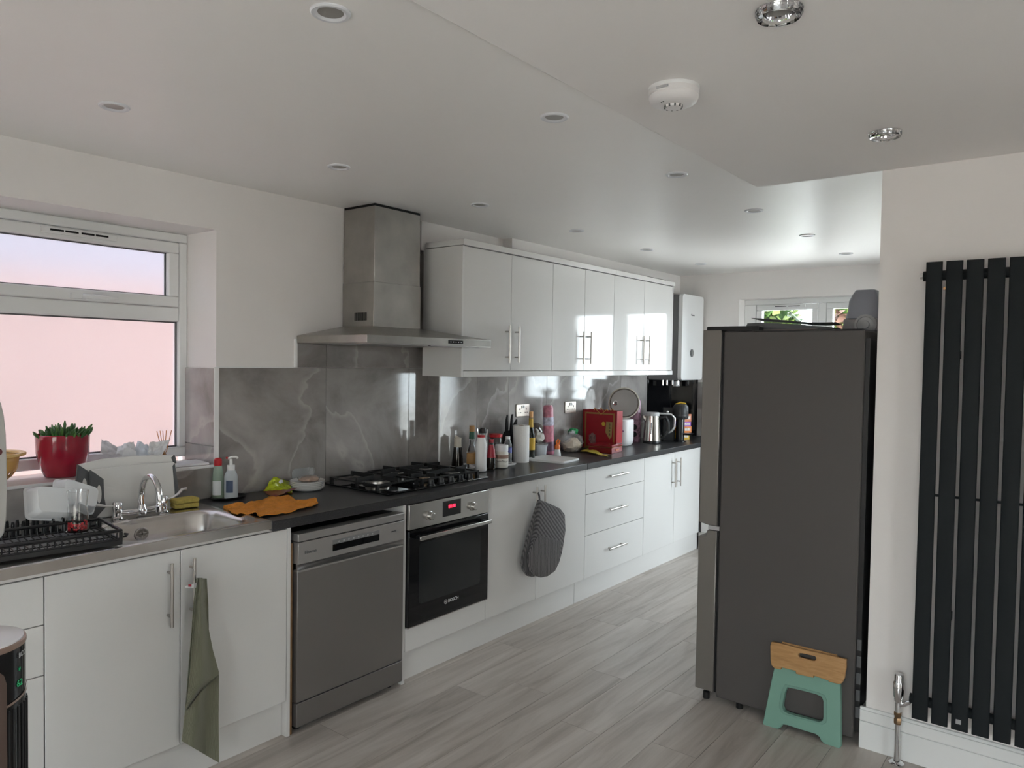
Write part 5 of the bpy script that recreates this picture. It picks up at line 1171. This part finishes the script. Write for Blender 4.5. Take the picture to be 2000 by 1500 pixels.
# ------------------------------------------------------------------ on top of the fridge and wall cabinets
t = thing('folder', 'dark grey folder lying tilted on top of the fridge', 'folder', (1.06, -1.47, 1.7262), math.radians(8))
MB().solid2d([(-.20, .002), (.17, .002), (.20, .008), (.02, .026), (-.13, .034), (-.19, .032)], [], lambda a, c, q: (q, -a, c), -.12, .13).obj('cover', M_grey, t, bevel=.001)
MB().grid(10, 6, lambda u, v: (-.13+.26*v, .17-.36*u, .034+.022*(1-u)**2+.003*math.sin(u*6)), .002).obj('loose_sheet', mat('grey_sheet', (.20, .195, .19), .6), t)
tag(MB().box(-.13, .13, -.15, .15, 0, .006).obj('cardboard_sheet', mat('pinkish_card', (.32, .25, .23), .7), None, (1.0, -1.47, 1.7195)), 'thin pinkish card under the folder on the fridge', 'card')
t = thing('kitchen_machine', 'grey kitchen appliance with round dial on top of the fridge', 'appliance', (1.12, -1.765, 1.7197))
M_gr2 = mat('warm_grey_plastic', (.30, .29, .30), .45)
box('base', M_gr2, t, -.10, .12, -.075, .075, 0, .055, .008)
MB().loops([[(x*k, y*k, z) for x, y in rrect(-.1, .12, -.075, .07, .03)] for k, z in ((1, .056), (.96, .075), (.90, .09), (.86, .135), (.70, .165), (.55, .185))]).obj('hood', mat('smoky_plastic', (.28, .29, .33), .3), t)
kd = MB().lathe([(.045, 0), (.045, .008), (.035, .012), (.033, .006), (.018, .006), (.016, .018), (.001, .018)], 28); kd.xf(Matrix.Rotation(-math.pi/2, 4, 'Y')); kd.obj('dial', M_lgrey, t, (-.102, -.02, .028))
t = thing('baking_tray', 'grey baking tray lying on the wall cabinets by the boiler', 'tray', (2.98, .33, UT+.004))
b = MB(); lo = lambda k, z: [(a, c, z) for a, c in rrect(-.17*k, .17*k, -.10*k, .10*k, .03, 4)]
b.loops([lo(.9, 0), lo(1, .045), lo(1.03, .047), lo(.98, .045), lo(.88, .004)]); b.obj('tray_body', mat('tray_steel', (.35, .35, .34), .35, .9), t)

# ------------------------------------------------------------------ tower purifier in the foreground
A0 = math.atan2(CAM.y+.5, CAM.x+1.86)
t = thing('tower_purifier', 'black and rose tower purifier with white top before the drawers', 'purifier', (-1.892, -.5, 0))
R0 = .105; HT = .884
MB().lathe([(R0*1.02, 0), (R0*1.05, .02), (R0*1.0, .04), (R0*.99, HT-.018)], 48).obj('body', M_blackg, t)
MB().lathe([(R0*1.0, HT-.018), (R0*1.01, HT-.014), (R0*1.0, HT-.007), (R0*.96, HT-.005)], 48, cap0=True).obj('gold_collar', mat('rose_gold', (.40, .29, .24), .3, .6), t)
MB().lathe([(R0*.965, HT-.008), (R0*.955, HT-.002), (R0*.90, HT), (.001, HT+.002)], 48, cap0=False).obj('top_plate', mat('pale_top', (.82, .82, .84), .25), t)
def rosef(u, v):
    a = A0 + math.radians(-95 + 131*u); z = .02 + (HT-.052-.02)*v
    edge = max(0, u-.86)/.14; z = min(z, HT-.052 - .04*(1-math.sqrt(max(0, 1-edge*edge))))
    return (R0*1.03*math.cos(a), R0*1.03*math.sin(a), z)
MB().grid(36, 16, rosef, .002, (0, 0, .01)).obj('rose_panel', mat('rose_metal', (.30, .22, .19), .35, .5), t)
def ringf(u, v):
    a = A0 + math.radians(36 + 74*u); z = .735 + .02*u + .006*v
    return (R0*1.012*math.cos(a), R0*1.012*math.sin(a), z)
MB().grid(20, 1, ringf).obj('gold_band', MATS['rose_gold'], t)
for k in range(9):
    a = A0 + math.radians(40 + 8*k); d = Vector((math.cos(a), math.sin(a), 0)); MB().tube([d*(R0*.995) + Vector((0, 0, .05)), d*(R0*.995) + Vector((0, 0, .725))], .003, 6).obj('rib', M_black, t)
M_led = mat('green_led', (.0, .2, .08), .5, emit='#18a860', estr=.16)
a = A0 + math.radians(58); d = Vector((math.cos(a), math.sin(a), 0)); tx = Vector((-d.y, d.x, 0))
text('readout', '62', .022, M_led, t, d*(R0*1.004) + Vector((0, 0, HT-.105)), tx, (0, 0, 1), .0003)
text('fan_symbol', '*', .022, M_led, t, d*(R0*1.004) + Vector((0, 0, HT-.075)), tx, (0, 0, 1), .0003)
a = A0 + math.radians(64); d = Vector((math.cos(a), math.sin(a), 0)); tx = Vector((-d.y, d.x, 0))
text('lettering', 'BCD', .017, M_lgrey, t, d*(R0*1.006) + Vector((0, 0, HT-.038)), tx, (0, 0, 1), .0003)

# ------------------------------------------------------------------ plants on the far sill (they show in the glossy tiles)
def sill_plant(label, y, n, ln, seed, potm):
    rnd = random.Random(seed); t = thing('potted_plant', label, 'plant', (XF+.062, y, 1.0805))
    MB().lathe([(.034, 0), (.036, .003), (.046, .085), (.048, .092), (.044, .092), (.042, .08), (.001, .078)], 28).obj('pot', potm, t)
    for k in range(n):
        a = 2*math.pi*k/n + rnd.random()*.5; d = Vector((math.cos(a)*.32 - .12, math.sin(a), 0)); L = ln*(.75+.35*rnd.random()); sd = Vector((-d.y, d.x, 0)).normalized()
        def lf(u, v, d=d, L=L, sd=sd):
            q = d*(L*.55*v) + Vector((0, 0, .08 + L*(.95*v - .42*v*v))); return q + sd*((u-.5)*.052*math.sin(math.pi*(.08+.88*v))) + Vector((0, 0, .006*abs(u-.5)*2))
        MB().grid(4, 10, lf, .0015).obj('leaf', mat('broad_leaf', (.06, .13, .05), .4), t)
    return t
sill_plant('potted plant with six broad leaves on the far sill', -.95, 6, .24, 1, mat('pink_pot', (.55, .38, .38), .35))
sill_plant('bushy potted plant with many leaves on the far sill', -.68, 11, .22, 2, mat('grey_pot', (.35, .35, .36), .4))
sill_plant('potted plant with four long leaves on the far sill', -.33, 4, .30, 3, M_cream)

# ------------------------------------------------------------------ garden beyond the far window
def bush(label, loc, rx, ry, rz, n, cols, seed):
    rnd = random.Random(seed); t = thing('garden_tree', label, 'tree', loc)
    b = MB()
    for k in range(n):
        v = Vector((rnd.gauss(0, 1), rnd.gauss(0, 1), rnd.gauss(0, 1))).normalized() * (rnd.random()**.4)
        p = Vector((v.x*rx, v.y*ry, rz*1.05 + v.z*rz)); a = Vector((rnd.gauss(0, 1), rnd.gauss(0, 1), rnd.gauss(0, 1))).normalized(); c = a.orthogonal().normalized(); q = .09 + .07*rnd.random()
        b.mi(rnd.randrange(len(cols))).add([p - a*q, p + c*q*.45, p + a*q, p - c*q*.45], [(0, 1, 2, 3)])
    o = b.obj('crown', cols, t); o['kind'] = 'stuff'
    MB().tube([(0, 0, -.1), (.04, 0, rz*.6), (0, .05, rz*1.2)], .06, 8, taper=[1, .8, .5]).obj('trunk', mat('bark', (.55, .50, .45), .9), t)
g1 = mat('leaf_green', (.045, .095, .012), .6); g2 = mat('leaf_yellow', (.10, .14, .022), .6); g3 = mat('leaf_pink', (.15, .075, .05), .6); g4 = mat('leaf_dark', (.02, .05, .01), .6)
bush('bright green tree in the garden behind the folder on the fridge', (8.6, 1.35, -.12), .7, .5, 1.7, 3000, [g1, g2, g2, g4], 5)
bush('reddish tree in the garden close to the frame between the panes', (9.0, .1, -.12), .8, .5, 1.8, 3000, [g3, g2, g3, g1], 6)
